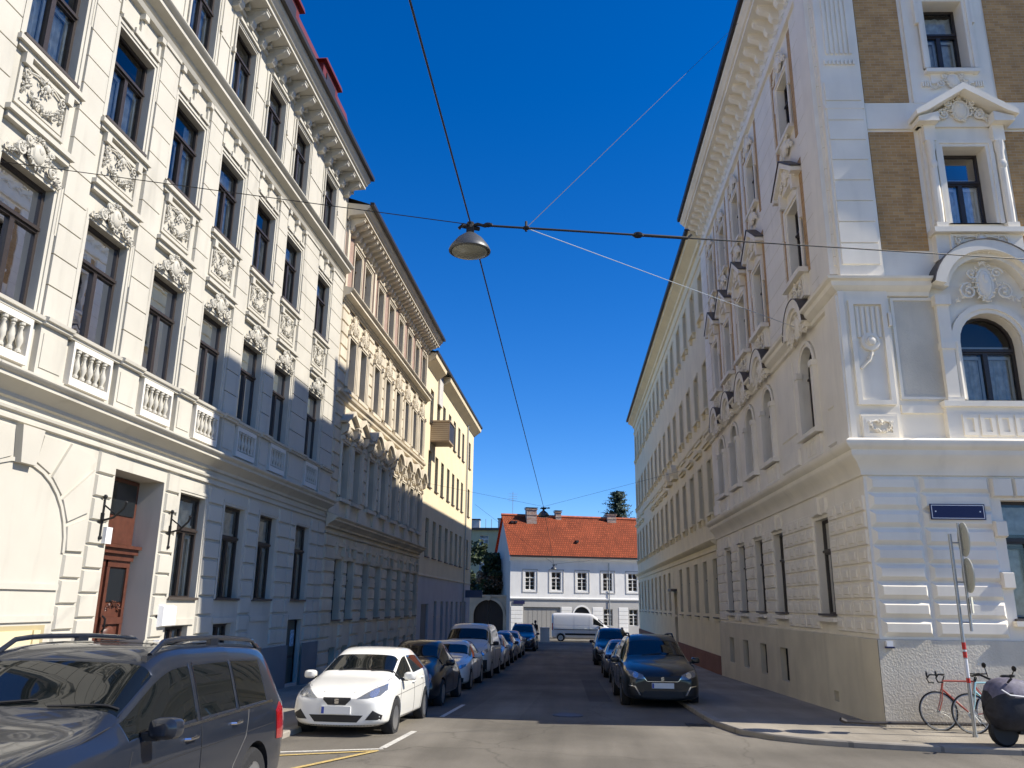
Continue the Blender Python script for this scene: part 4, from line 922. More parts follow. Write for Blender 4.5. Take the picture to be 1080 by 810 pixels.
# ------------------------------------------------------------------ end of the street: white house with red roof
def build_end():
    fx, fy = -6.6, 82.8; RZ = radians(17)
    B = Bld('village_house', 'low white house with bright red tiled roof and chimneys closing the end of the street', 'house', (fx, fy, 0), RZ)
    W = 24; zg = -2.2; HE = 6.4
    c0 = [2.05+2.74*k for k in range(8)]
    ops = [(c-.5, c+.5, 3.2, 5.0) for c in c0]+[(c-.48, c+.48, -.2, 1.42) for c in c0[3:]]+[(6.6, 8.3, zg, 1.62, True), (1.4, 5.2, zg, 1.55)]
    mb = MB(); wall(mb, 0, W, zg, 2.36, [o for o in ops if o[3] < 2], .2, 1); wall(mb, 0, W, 2.36, HE, [o for o in ops if o[3] > 2], .2, 0)
    mb.quad((0, 0, zg), (0, 0, HE), (0, 7.4, HE), (0, 7.4, zg), 1); mb.quad((W, 0, zg), (W, 7.4, zg), (W, 7.4, HE), (W, 0, HE)); mb.quad((0, 7.4, zg), (0, 7.4, HE), (W, 7.4, HE), (W, 7.4, zg))
    mb.add([(0, 0, HE), (0, 7.4, HE), (0, 3.7, 10.7)], [(0, 1, 2)], 1); mb.add([(W, 0, HE), (W, 7.4, HE), (W, 3.7, 10.7)], [(0, 2, 1)])
    mb.corn(0, W, [(0, 2.28), (.10, 2.3), (.12, 2.42), (0, 2.46)])
    for c in c0: mb.ring([(c-.8, 2.95), (c+.8, 2.95), (c+.8, 5.25), (c-.8, 5.25)], [(c-.72, 3.03), (c+.72, 3.03), (c+.72, 5.17), (c-.72, 5.17)], 0, -.04, 1)
    mb.arc(7.45, .77, .85, 1.0, 0, -.06, 0, pi, 14)
    for a, b in ((.1, 1.3), (5.3, 6.4), (8.6, 9.7), (11.4, 12.4), (14.1, 15.1)):
        z = -1.6
        while z < 1.5: mb.block(a, b, z+.015, z+.385, 0, -.03, .015, 0); z += .4
    B.part('wall', mb, [M['white'], M['wgrey']])
    c = MB(); c.corn(-.1, W, [(0, 6.0), (.08, 6.02), (.1, 6.15), (.35, 6.3), (.42, 6.34), (.42, 6.42), (0, 6.44)]); B.part('cornice', c, M['white'])
    g = MB(); g.corn(-.15, W, [(.43, 6.44), (.58, 6.44), (.6, 6.58), (.43, 6.58)]); B.part('gutter', g, M['gut'])
    me = bpy.data.meshes.new('roof'); z0, z1 = 6.55, 10.95
    bm = bmesh.new(); uv = bm.loops.layers.uv.new('UV')
    for pts in ([(-.2, -.5, z0), (W+.2, -.5, z0), (W+.2, 3.7, z1), (-.2, 3.7, z1)], [(W+.2, 7.9, z0), (-.2, 7.9, z0), (-.2, 3.7, z1), (W+.2, 3.7, z1)]):
        f = bm.faces.new([bm.verts.new(p) for p in pts])
        for l, t in zip(f.loops, [(0, 0), (W+.4, 0), (W+.4, 6.1), (0, 6.1)]): l[uv].uv = t
    bmesh.ops.solidify(bm, geom=bm.faces[:], thickness=.12); bm.to_mesh(me); bm.free(); me.materials.append(M['tile'])
    ro = link('roof', me, B.r)
    r = MB(); r.lathe([(.16, -.25), (.16, W+.25)], (0, 3.7, z1+.03), 8, 0, 'x'); B.part('ridge_tiles', r, plain('ridge_tile', (.42, .11, .05), .8, var=.3, bscale=3), ro)
    for x, y, w, d, h in ((2.9, 3.2, 1.1, .7, 1.15), (6.0, 3.7, .6, .6, 1.0), (12.0, 3.6, 1.0, .7, .9), (18, 3.6, 1, .7, .9)):
        ch = MB(); ch.box(-w/2, w/2, -d/2, d/2, -1.2, h); ch.box(-w/2-.08, w/2+.08, -d/2-.08, d/2+.08, h, h+.1); ch.box(-w/2-.04, w/2+.04, -d/2-.04, d/2+.04, h*.5, h*.5+.08)
        co = B.part('chimney', ch, brick('chimney_brick', (.42, .22, .15), (.6, .5, .42), (.5, .46, .4), 3), ro, (x, y, 10.5)); co.location.z = 10.4
        cp = MB(); cp.box(-w/2-.12, w/2+.12, -d/2-.12, d/2+.12, 0, .05); B.part('chimney_cap', cp, M['gut'], co, (0, 0, h+.18))
    for x, z in ((.75, 10.1), (1.15, 10.1), (7.3, 8.1)):
        yy = -.5+(z-6.55)/(10.95-6.55)*4.2; v = MB(); v.box(-.13, .13, -.25, .2, 0, .22); B.part('roof_vent', v, M['gut'], ro, (x, yy, z-.02))
    for c in c0:
        B.window(c, 3.2, 1.0, 1.8, recess=.14, mats=('framew', 'framew'), inner=False, cross=True, cur=5, sill=None)
    for c in c0[3:]: B.window(c, -.2, .96, 1.62, recess=.14, mats=('framew', 'framew'), inner=False, cross=True, cur=5, sill=None)
    d = MB(); d.box(1.4, 5.2, .15, .19, zg, 1.55); [d.box(1.45+.47*k, 1.88+.47*k, .13, .149, zg, 1.5) for k in range(8)]; B.part('roller_gate', d, plain('grey_gate_boards', (.34, .33, .31), .7, var=.1))
    d = MB(); d.box(6.6, 8.3, .17, .2, zg, 1.7); B.part('entrance_door', d, plain('dark_gateway', (.02, .02, .022), .6))
    dp = MB(); dp.tube([(10.4, -.09, 6.0), (10.4, -.09, -1.5)], .05, 6); B.part('downpipe', dp, M['steel'])
    an = MB(); an.tube([(0, 0, 0), (0, 0, 2.6)], .025, 5); [an.tube([(-.5, 0, 1.6+.25*k), (.5, 0, 1.6+.25*k)], .012, 4) for k in range(4)]; B.part('aerial', an, M['steel'], ro, (1.0, 3.7, 10.9))
    im = MB(); im.quad((.2, 1.3, zg), (W-.2, 1.3, zg), (W-.2, 1.3, HE-.1), (.2, 1.3, HE-.1)); B.part('room_shade_sheet', im, M['dark'])
    s = MB(); s.box(.35, 1.5, -.08, -.05, 1.82, 2.14); o = link('street_sign', s.mesh('street_sign', M['sign']), None, (fx, fy, 0), (0, 0, RZ)); tag(o, 'small dark blue street sign on the white house at the end of the street', 'street sign')
build_end()
def build_gate():
    B = Bld('garden_gateway', 'beige plastered garden wall with dark arched double gate beside the white end house', 'gateway', (-11.6, 84.3, 0), radians(2))
    mb = MB(); ops = [(1.25, 4.25, -2, 1.95, False)]
    wall(mb, -6, 4.66, -2, 2.5, [(1.2, 4.2, -2, 2.2, True)], .5, 0)
    mb.box(-6, 4.66, .5, .6, -2, 2.5); mb.box(-6.1, 4.7, -.12, .6, 2.5, 2.68); mb.arc(2.7, .7, 1.5, 1.75, 0, -.12, 0, pi, 16); mb.box(.9, 1.2, -.1, 0, -2, .7); mb.box(4.2, 4.6, -.1, 0, -2, .7)
    mb.prism([(2.55, 2.15), (2.85, 2.15), (2.95, 2.6), (2.45, 2.6)], 'y', -.2, 0)
    B.part('wall', mb, plaster('beige_garden_wall', (.52, .45, .34), dirt=.4, var=.2))
    d = MB(); d.box(1.2, 2.68, .3, .36, -2, 2.25); d.box(2.72, 4.2, .3, .36, -2, 2.25)
    for k in range(8): d.box(1.25+.37*k, 1.28+.37*k, .28, .3, -2, 2.2)
    B.part('gate', d, plain('black_brown_gate', (.02, .014, .012), .6))
build_gate()
def build_far():
    B = Bld('tenement', 'far yellowish green tenement with flat dark roof and grey chimneys, behind the garden trees', 'tenement', (-24, 112, 0), 0)
    mb = MB(); ops = [(1.2+2.4*k, 2.4+2.4*k, z, z+1.5) for k in range(8) for z in (9.4, 6.2)]
    wall(mb, 0, 21, -3, 11.6, ops, .2, 0); shell(mb, 0, 21, -3, 11.6, 12); B.part('wall', mb, plaster('yellow_green_render', (.42, .42, .27), dirt=.3))
    for a, b, c, d in ops: B.window((a+b)/2, c, b-a, d-c, mats=('framew', 'framew'), inner=False, cur=2, sill=None)
    r = MB(); r.box(-.2, 21.2, -.4, 12.2, 11.6, 11.9); ro = B.part('roof', r, M['gut'])
    for x0, x1, h in ((9.3, 10.6, 13.1), (13.2, 15.0, 13.2), (17, 18, 13)):
        c = MB(); c.box(x0, x1, 1, 2, 11.9, h); c.box(x0-.1, x1+.1, .9, 2.1, h, h+.15, 1); B.part('chimney', c, [M['grey'], M['gut']], ro)
    for x in (11.5, 12.3): a = MB(); a.tube([(x, .8, 11.9), (x, .8, 13.2)], .04, 5); B.part('vent_pipe', a, M['steel'], ro)
build_far()

def build_behind():
    """unseen house added behind the camera: it bounces light and the car windows mirror it"""
    for lab, loc, rz, L, mt in (('unseen plain pale house behind the camera, added to bounce light', (-8.3, -26.5, 0), radians(90), 27.5, 'b1g'),):
        B = Bld('town_house', lab, 'town house', loc, rz)
        mb = MB(); ops = [(1.6+2.6*k, 2.75+2.6*k, z, z+2.0) for k in range(9) for z in (1.8, 5.9, 9.9, 13.6)]
        wall(mb, 0, L, -1, 16.5, ops, .2, 0); shell(mb, 0, L, -1, 16.5, 12)
        B.part('wall', mb, M[mt])  # added house kept pale so sunlight bounces onto the corner house
        for z in (4.6, 15.9): c = MB(); c.corn(0, L, [(o, q_+z) for o, q_ in CORN_G]); B.part('cornice', c, M[mt])
        for a, b, c_, d in ops: B.window((a+b)/2, c_, b-a, d-c_, recess=.2, sill=None)
        im = MB(); im.quad((0.1, 1.3, -1), (L-.1, 1.3, -1), (L-.1, 1.3, 16), (.1, 1.3, 16)); B.part('room_shade_sheet', im, M['dark'])
        r = MB(); r.prism([(-.5, 16.5), (12.4, 16.5), (6, 19)], 'x', -.2, L+.2); B.part('roof', r, M['tile'])
build_behind()
# ------------------------------------------------------------------ ground, road, pavements
def flat_sheet(name, outline_pts, mat, dz, extra=(), smooth=False):
    """a sheet that follows the slope of the street, dz above the carriageway"""
    ys = [-20, 0, 10, 20, 35, 60, 80, 100]
    pts = [Vector(p) for p in outline_pts]; n = len(pts); P = []; E = []
    for i in range(n):
        a, b = pts[i], pts[(i+1) % n]; P.append(a)
        cuts = sorted([(y-a.y)/(b.y-a.y) for y in ys if (y-a.y)*(y-b.y) < 0]) if abs(b.y-a.y) > 1e-6 else []
        for t in cuts: P.append(a.lerp(b, t))
    m = len(P); E = [(i, (i+1) % m) for i in range(m)]
    V, _, F, *_r = delaunay_2d_cdt(P, E, [tuple(range(m))], 1, 1e-4)
    mb = MB(); mb.add([(v.x, v.y, G(v.y)+dz) for v in V], [tuple(f) for f in F]); me = mb.mesh(name, mat, 0)
    o = link(name, me); return o
g = flat_sheet('ground', [(-900, -300), (900, -300), (900, -20), (900, 35), (900, 100), (900, 1600), (-900, 1600), (-900, 100), (-900, 35), (-900, -20)], plain('far_earth', (.12, .11, .08), .95, var=.3, bscale=.1), -.012); tag(g, kind='structure')
def sheetname(o): tag(o, kind='structure'); return o
sheetname(flat_sheet('road', [(-9, -60), (60, -60), (60, 100), (-30, 100), (-30, 74), (-9, 74)], M['asph'], 0))
PT = [asphalt('dark_asphalt_patch', (.115, .108, .095), crack=False), asphalt('pale_asphalt_patch', (.20, .185, .155), crack=False)]
KR = [(2.3, 78), (2.42, 60), (2.52, 35), (2.58, 21), (2.62, 18.7), (2.68, 17.2), (2.9, 15.95), (3.35, 15.2), (3.9, 14.78), (4.6, 14.5), (5.6, 14.28), (6.8, 14.12), (20, 13.9), (60, 13.7)]
KR[0] = (2.3, 74.5)
sheetname(flat_sheet('pavement', [(p[0]+(.14 if i < 7 else .02), p[1]+(.0 if i < 5 else .14)) for i, p in enumerate(KR)]+[(60, 18.2), (5.95, 17.1), (5.5, 74.5)], M['pave'], .09))
KL = [(-4.78, -60), (-4.78, 14), (-4.74, 35), (-4.7, 74)]
sheetname(flat_sheet('pavement', [(-9, -60), (-4.92, -60), (-4.92, 14), (-4.88, 35), (-4.84, 74), (-9, 74)], M['pave'], .09))
sheetname(flat_sheet('pavement', [(-30, 81.5), (60, 90), (60, 98), (-30, 86)], M['pave'], .09))
def kerb(path):
    mb = MB(); pts = []
    for a, b in zip(path, path[1:]):
        n = max(1, int((Vector(b)-Vector(a)).length/1.0)); pts += [tuple(Vector(a).lerp(Vector(b), k/n)) for k in range(n)]
    pts.append(path[-1]); V = []
    for i, p in enumerate(pts):
        a = Vector(pts[max(0, i-1)]); b = Vector(pts[min(len(pts)-1, i+1)]); d = (b-a).normalized(); nn = Vector((-d.y, d.x)); q = Vector(p); z = G(q.y)
        for o, h in ((0, -.05), (.0, .075), (.02, .094), (.16, .094), (.16, 0)): V.append((q.x+nn.x*o, q.y+nn.y*o, z+h))
    mb.add(V, [(i*5+j, i*5+j+1, (i+1)*5+j+1, (i+1)*5+j) for i in range(len(pts)-1) for j in range(4)]); return mb
tag(link('kerb', kerb(KR).mesh('kerb', M['kerb'], 20)), kind='structure')
tag(link('kerb', kerb(KL).mesh('kerb', M['kerb'], 20)), kind='structure')
def stripe(path, w, mat, dz=.006, name='road_marking'):
    mb = MB()
    for a, b in zip(path, path[1:]):
        a = Vector(a); b = Vector(b); d = (b-a).normalized(); n = Vector((-d.y, d.x))*w/2; k = max(1, int((b-a).length))
        for i in range(k):
            p = a.lerp(b, i/k); q = a.lerp(b, (i+1)/k); mb.quad(*[(v.x, v.y, G(v.y)+dz) for v in (p-n, q-n, q+n, p+n)])
    return tag(link(name, mb.mesh(name, mat, 0)), kind='structure')
stripe([(-4.7, 12.26), (-2.93, 13.02)], .11, M['wline']); stripe([(-2.96, 13.10), (-2.88, 15.2)], .11, M['wline']); stripe([(-2.78, 17.6), (-2.7, 20.4)], .1, M['wline'])
stripe([(-4.5, 11.95), (-2.95, 12.80)], .09, M['yline'], .010); stripe([(-2.98, 12.72), (-3.72, 10.9)], .09, M['yline'], .014); stripe([(-3.72, 10.9), (-4.6, 10.3)], .09, M['yline'], .018)
stripe([(2.72, 20.2), (4.3, 20.8)], .06, M['wline'], .13) if False else None
for i, (pl, mt) in enumerate((([(-2.4, 17.5), (-1.2, 17.4), (-1.0, 25), (-2.2, 25)], 1), ([(.3, 22), (.9, 22), (.75, 31), (.15, 31)], 0))):
    sheetname(flat_sheet('asphalt_patch', pl, PT[mt], .004+.0008*i))
mh = MB(); mh.lathe([(.33, 0), (.33, .008)], (-.2, 18.5, G(18.5)+.003), 24); mh.lathe([(.27, .009), (.27, .012)], (-.2, 18.5, G(18.5)+.003), 24, 1)
tag(link('manhole_cover', mh.mesh('manhole_cover', [M['iron'], M['gut']])), 'round dark iron manhole cover in the shaded carriageway', 'manhole cover')
pp = MB(); pp.tube([(5.0, 16.62, -.24), (5.5, 16.6, -.25), (6.2, 16.7, -.25), (7.6, 16.72, -.25)], .03, 8); pp.tube([(5.0, 16.62, -.24), (4.9, 16.6, -.2)], .04, 8)
tag(link('cable_duct', pp.mesh('cable_duct', M['gut'])), 'thin dark cable duct lying on the pavement along the grey corner house', 'cable')

dr = MB(); [dr.box(2.16+.05*k, 2.19+.05*k, 17.0, 17.45, G(17.2)+.002, G(17.2)+.012) for k in range(8)]; dr.box(2.13, 2.16, 16.97, 17.48, G(17.2)+.002, G(17.2)+.014); dr.box(2.54, 2.57, 16.97, 17.48, G(17.2)+.002, G(17.2)+.014)
tag(link('street_drain', dr.mesh('street_drain', M['iron'])), 'small iron drain grate in the gutter at the curved kerb', 'drain grate')
# ------------------------------------------------------------------ hanging lamps and wires
def lamp_mb(r):
    parts = []
    a = MB(); a.lathe([(r*.18, r*.95), (r*.34, r*.85), (r*.62, r*.62), (r*.92, r*.22), (r, r*.05), (r, 0), (r*.92, -r*.04), (r*.9, 0), (r*.6, r*.3), (.01, r*.35)], (0,0,0), 28)
    b = MB(); b.lathe([(r*.86, .0), (r*.84, -r*.06), (r*.6, -r*.16), (r*.3, -r*.2), (.01, -r*.21)], (0,0,0), 28)
    c = MB(); c.box(-.05, .05, -.04, .04, r*.95, r*1.25); c.tube([(-.16, 0, r*1.2), (-.1, 0, r*1.42), (0, 0, r*1.3), (.1, 0, r*1.42), (.2, 0, r*1.3), (.3, 0, r*1.38)], .022, 6); c.tube([(-.1, -.05, r*1.25), (.12, .05, r*1.25)], .03, 6)
    c.ell((.24, 0, r*1.36), (.07, .035, .035)); c.lathe([(.05, r*1.2), (.05, r*1.5)], (0, 0, 0), 8)
    return a, b, c
LP = (-1.405, 10.0, 6.41)
lm = [x.mesh(n, m) for x, n, m in zip(lamp_mb(.285), ('shade', 'bowl', 'clamp'), (plain('grey_lamp_metal', (.10, .105, .11), .45, .5), plain('cloudy_lamp_bowl', (.22, .22, .18), .25, spec=.6), M['iron']))]
for i, (p, s, lab) in enumerate(((LP, 1, 'grey bowl street lamp hanging from the wires, large in the sky above the crossing'), ((-1.66, 42, 6.2), 1.1, 'small dark street lamp on the wire, seen against the red roof ridge'), ((-2.02, 75, 4.9), 1, 'tiny dark street lamp on the wire before the white house windows'))):
    L = thing('street_lamp', lab, 'street lamp', p, 0, 'lamps hung along the street'); L.scale = (s, s, s)
    for me in lm: link(me.name, me, L)
def wire(name, pts, r, mat, label, sag=0, n=16):
    Q = []
    for a, b in zip(pts, pts[1:]):
        a = Vector(a); b = Vector(b)
        for k in range(n): t = k/n; q = a.lerp(b, t); q.z -= sag*4*t*(1-t); Q.append(q)
    Q.append(Vector(pts[-1])); mb = MB(); mb.tube(Q, r, 6)
    return tag(link(name, mb.mesh(name, mat)), label, 'cable')
TOP = 6.36+.31*1.45
wire('power_cable', [(-1.36, -25, 7.0), (-1.4, 10, TOP), (-1.66, 42, 6.68), (-2.02, 75, 5.35)], .011, M['iron'], 'long dark cable strung along the street from lamp to lamp', .0)
C0 = Vector((-1.4, 10, TOP)); C1 = Vector((12.07, 17.0, 8.96))
J = C0.lerp(C1, .0546)
wire('span_wire', [(-8.22, 9.75, 7.86), C0], .006, M['iron'], 'thin span wire from the white facade with garlands to the big lamp', .0)
wire('span_wire', [C0, J, C1], .011, M['iron'], 'dark span wire from the big lamp across the front of the grey corner house', .0)
sl = MB(); sl.tube([C0.lerp(C1, t) for t in (.0, .03, .0546, .1, .15, .172)], .016, 6); sl.tube([C0.lerp(C1, t) for t in (.172, .2, .235)], .024, 6); sl.ell(C0.lerp(C1, .176), (.09, .05, .05)); sl.tube([C0.lerp(C1, .235), C0.lerp(C1, .24)+Vector((0, 0, .06))], .02, 6)
sl.tube([J+Vector((0, 0, -.05)), J+Vector((0, 0, .1))], .02, 6); sl.ell(J, (.06, .04, .03))
tag(link('cable_sleeve', sl.mesh('cable_sleeve', M['iron'])), 'thick black sleeve and joint on the wire right of the big lamp', 'cable joint')
wire('stay_wire', [J, (5.70, 20.2, 8.79)], .006, plain('pale_steel_wire', (.35, .4, .45), .5), 'pale stay wire from the joint to the arched windows of the corner house', .0)
wire('stay_wire', [J, (4.95, 20.8, 18.6)], .0045, M['iron'], 'very thin wire rising from the joint to the eaves of the corner house', .0)
wire('cross_wire', [(-7.9, 42.6, 8.0), (-1.66, 42, 6.7), (5.6, 42, 8.6)], .006, M['iron'], 'thin cross wire carrying the lamp seen against the roof ridge', .0)
wire('cross_wire', [(-7.55, 60.4, 9.0), (-2.02, 75, 5.36), (5.4, 72.8, 6.0)], .008, M['iron'], 'thin cross wire carrying the tiny lamp before the white house', .0)

# ------------------------------------------------------------------ sign pole at the corner
def sign_pole():
    x, y = 6.85, 15.6; z0 = G(y)+.09
    T = thing('sign_post', 'grey steel post with red and white bands and two round signs seen edge on', 'sign post', (x, y, z0))
    p = MB(); p.lathe([(.03, 0), (.03, 3.46)], (0,0,0), 12); p.lathe([(.045, 0), (.045, .05)], (0,0,0), 12); link('post', p.mesh('post', M['steel']), T)
    p = MB(); p.lathe([(.025, 1.75), (.025, 3.66)], (.17, 0, 0), 10); [p.tube([(0, 0, z), (.17, 0, z)], .015, 6) for z in (1.9, 2.6, 3.3)]; link('side_post', p.mesh('side_post', M['steel']), T)
    for z0_, z1_ in ((1.3, 1.40), (1.44, 1.56), (.88, .96)): b = MB(); b.lathe([(.033, z0_), (.033, z1_)], (0,0,0), 12); link('red_band', b.mesh('red_band', M['redp']), T)
    b = MB(); b.lathe([(.0325, 1.41), (.0325, 1.43)], (0,0,0), 12); b.lathe([(.0325, .97), (.0325, 1.28)], (0,0,0), 12); link('white_band', b.mesh('white_band', M['wht']), T)
    for z in (3.36, 2.72):
        s = MB(); s.lathe([(.01, -.012), (.3, -.012), (.31, 0), (.31, .012), (.01, .012)], (0, 0, 0), 28, 0, 'x'); s.box(-.03, -.012, -.05, .05, -.2, .2)
        o = link('round_sign', s.mesh('round_sign', M['signback']), T, (.235, 0, z), (0, 0, radians(-7)))
        f = MB(); f.lathe([(.01, .0125), (.3, .0125), (.3, .0145), (.01, .0145)], (0, 0, 0), 28, 0, 'x'); f.lathe([(.01, .015), (.235, .015), (.235, .0165), (.01, .0165)], (0, 0, 0), 28, 1, 'x'); link('sign_face', f.mesh('sign_face', [M['redp'], M['wht']]), o)
    s = MB(); s.box(-.01, .01, -.2, .2, -.14, .14); link('plate', s.mesh('plate', M['signback']), T, (.235, 0, 2.2), (0, 0, radians(-28)))
sign_pole()

# ------------------------------------------------------------------ bicycles and covered scooter
def bicycle(x, y, lean, color, label, drop=True):
    """front wheel hub at x (pointing to -x), rear hub 1.0 further along +x"""
    T = thing('bicycle', label, 'bicycle', (x, y, G(y)+.09), 0, 'bicycles leaning on the corner house'); T.rotation_euler = (lean, 0, 0)
    R = .335
    def wheel(cx):
        w = MB(); n = 36
        pts = [(cx+R*cos(2*pi*k/n), 0, R+R*sin(2*pi*k/n)) for k in range(n+1)]; w.tube(pts, .014, 6, 0, False); tyre = link('wheel', w.mesh('wheel', M['iron']), T)
        r = MB(); r.tube([(cx+(R-.022)*cos(2*pi*k/n), 0, R+(R-.022)*sin(2*pi*k/n)) for k in range(n+1)], .009, 5, 0, False); link('rim', r.mesh('rim', M['steel']), tyre)
        s = MB()
        for k in range(24): a = 2*pi*k/24; s.tube([(cx+.02*cos(a+.9), .02*(-1)**k, R+.02*sin(a+.9)), (cx+(R-.02)*cos(a), 0, R+(R-.02)*sin(a))], .0014, 4)
        s.lathe([(.018, -.05), (.018, .05)], (cx, 0, R), 8, 0, 'y'); link('spokes', s.mesh('spokes', M['steel']), tyre)
    wheel(0); wheel(1.0)
    f = MB(); hd = (.16, 0, .86); hb = (.12, 0, .72); bb = (.58, 0, .28); st = (.72, 0, .86); rh = (1.0, 0, R)
    for a, b, r in ((hd, st, .016), (hb, bb, .019), (bb, st, .016), (hd, hb, .02)): f.tube([a, b], r, 8)
    for s in (-.045, .045): f.tube([(rh[0], s, rh[2]), (bb[0], s*.6, bb[2])], .009, 6); f.tube([(rh[0], s, rh[2]), (st[0]-.02, s*.4, st[2]-.05)], .008, 6)
    link('frame', f.mesh('frame', color), T)
    k = MB()
    for s in (-.045, .045): k.tube([(hb[0], s*.8, hb[2]), (.07, s, .5), (0, s, R)], .011, 6)
    link('fork', k.mesh('fork', color), T)
    h = MB(); h.tube([hd, (.2, 0, .95), (.12, 0, .97)], .013, 6)
    for s in (-1, 1):
        if drop: h.tube([(.12, 0, .97), (.12, s*.19, .97), (.02, s*.21, .97), (-.04, s*.21, .9), (-.01, s*.21, .83), (.08, s*.21, .83)], .014, 6); h.ell((-.03, s*.21, .98), (.02, .018, .06))
        else: h.tube([(.12, 0, .97), (.16, s*.2, 1.0), (.28, s*.27, 1.0)], .012, 6)
    link('handlebar', h.mesh('handlebar', M['iron']), T)
    sd = MB(); sd.tube([st, (.76, 0, .96)], .013, 6); sd.ell((.74, 0, .98), (.13, .035, .03)); sd.ell((.82, 0, .985), (.06, .07, .03)); link('saddle', sd.mesh('saddle', M['iron']), T)
    c = MB(); c.lathe([(.085, -.055), (.085, -.05)], bb, 20, 0, 'y'); c.tube([(bb[0], -.07, bb[2]), (bb[0]+.1, -.07, bb[2]-.13)], .01, 5); c.tube([(bb[0], .07, bb[2]), (bb[0]-.1, .07, bb[2]+.13)], .01, 5); c.box(bb[0]+.06, bb[0]+.15, -.14, -.07, bb[2]-.14, bb[2]-.12); c.tube([(bb[0], -.053, bb[2]+.085), (1.0, -.053, R+.03)], .004, 4); c.tube([(bb[0], -.053, bb[2]-.085), (1.0, -.053, R-.03)], .004, 4); link('crankset', c.mesh('crankset', M['steel']), T)
bicycle(6.64, 16.45, radians(-6), plain('red_bicycle_paint', (.38, .06, .03), .35, coat=.6), 'red racing bicycle with black drop handlebars, leaning on the rough plinth')
bicycle(7.06, 16.08, radians(-7), plain('pale_cyan_bicycle_paint', (.35, .62, .66), .35, coat=.6), 'pale cyan bicycle in front of the red one, half behind the covered scooter', False)
def scooter():
    T = thing('motor_scooter', 'motor scooter wrapped in a dark grey and black cover, at the pavement edge', 'scooter', (7.25, 14.45, G(14.45)+.09), radians(8))
    secs = [(-.78, .02, .55, .60), (-.72, .16, .34, .86), (-.6, .25, .24, 1.0), (-.42, .29, .22, 1.06), (-.2, .28, .22, 1.03), (.1, .27, .22, .96), (.4, .26, .24, .93), (.7, .24, .30, .9), (.95, .18, .42, .84), (1.05, .02, .55, .7)]
    n = 28; V = []; rnd = random.Random(9)
    for i, (x, w, z0, z1) in enumerate(secs):
        for k in range(n):
            a = 2*pi*k/n; ca, sa = cos(a), sin(a); e = .75
            y = w*math.copysign(abs(ca)**e, ca); z = (z0+z1)/2+(z1-z0)/2*math.copysign(abs(sa)**e, sa)
            fold = .018*sin(5*a+i*1.3)+.012*sin(9*a+i*2.1); V.append((x+.01*sin(k*1.7+i), y*(1+fold*2.5), z+fold*(1 if z < z1-.1 else .2)))
    mb = MB(); F = [(i*n+k, i*n+(k+1) % n, (i+1)*n+(k+1) % n, (i+1)*n+k) for i in range(len(secs)-1) for k in range(n)]
    mb.add(V, F); mb.m = [1 if (sum(V[j][2] for j in f)/4 > .80) else 0 for f in F]
    o = link('cover', mb.mesh('cover', [plain('black_cover_cloth', (.014, .014, .02), .6, var=.4, bump=.4, bscale=14), plain('grey_cover_cloth', (.13, .12, .16), .7, var=.3, bump=.4, bscale=14)], 60), T)
    md = o.modifiers.new('s', 'SUBSURF'); md.levels = 1; md.render_levels = 1
    b = MB(); b.tube([(-.62, -.27, .88), (-.5, -.29, .8), (-.3, -.3, .78), (0, -.29, .76)], .012, 6); link('reflective_strip', b.mesh('reflective_strip', plain('reflective_tape', (.7, .7, .72), .4)), o)
    for x in (-.5, .75):
        w = MB(); w.lathe([(.13, -.05), (.2, -.055), (.235, -.03), (.235, .03), (.2, .055), (.13, .05)], (x, 0, .235), 20, 0, 'y'); q = link('wheel', w.mesh('wheel', M['iron']), T)
        w = MB(); w.lathe([(.03, -.04), (.13, -.03), (.13, .03), (.03, .04)], (x, 0, .235), 16, 0, 'y'); link('rim', w.mesh('rim', M['steel']), q)
    m = MB(); m.tube([(-.45, -.2, .98), (-.5, -.32, 1.02), (-.52, -.4, 1.05)], .018, 6); m.tube([(-.45, .2, .98), (-.52, .4, 1.05)], .018, 6); link('handlebar', m.mesh('handlebar', M['iron']), T)
    for s in (-1, 1):
        m = MB(); m.tube([(-.46, s*.28, 1.03), (-.44, s*.36, 1.16)], .008, 5); m.ell((-.44, s*.38, 1.2), (.02, .06, .045)); link('mirror', m.mesh('mirror', M['iron']), T)
    e = MB(); e.box(.1, .5, -.1, .1, .18, .4); e.tube([(.3, -.14, .2), (.95, -.17, .3)], .045, 8); e.box(-.3, .2, -.12, .12, .2, .28); link('engine', e.mesh('engine', M['iron']), T)
scooter()

# ------------------------------------------------------------------ trees and shrubs at the end
def leaf_mesh(name, clumps, n, size, mats, rnd, needle=False):
    mb = MB()
    for i in range(n):
        c, r = rnd.choice(clumps)
        while True:
            p = Vector((rnd.uniform(-1, 1), rnd.uniform(-1, 1), rnd.uniform(-1, 1)))
            if .3 < p.length < 1: break
        p = Vector((c[0]+p.x*r[0], c[1]+p.y*r[1], c[2]+p.z*r[2])); s = size*rnd.uniform(.6, 1.4)
        a = Vector((rnd.gauss(0, 1), rnd.gauss(0, 1), rnd.gauss(0, .6))).normalized(); b = a.cross(Vector((rnd.gauss(0, 1), rnd.gauss(0, 1), rnd.gauss(0, 1)))).normalized()
        if needle: b *= .28
        mb.quad(p-a*s-b*s*.1, p+b*s*.7, p+a*s, p-b*s*.7, rnd.choice((0, 0, 1)))
    return mb.mesh(name, mats, 0)
GR = [plain('dark_leaf', (.022, .040, .014), .7), plain('olive_leaf', (.05, .075, .022), .7)]
CN = [plain('dark_needle', (.016, .036, .018), .7), plain('green_needle', (.03, .06, .026), .7)]
BR = [plain('brown_twig', (.16, .10, .06), .9), plain('dry_leaf', (.24, .16, .10), .9)]
bark = plain('bark', (.08, .06, .045), .95, var=.3, bump=.6, bscale=12)
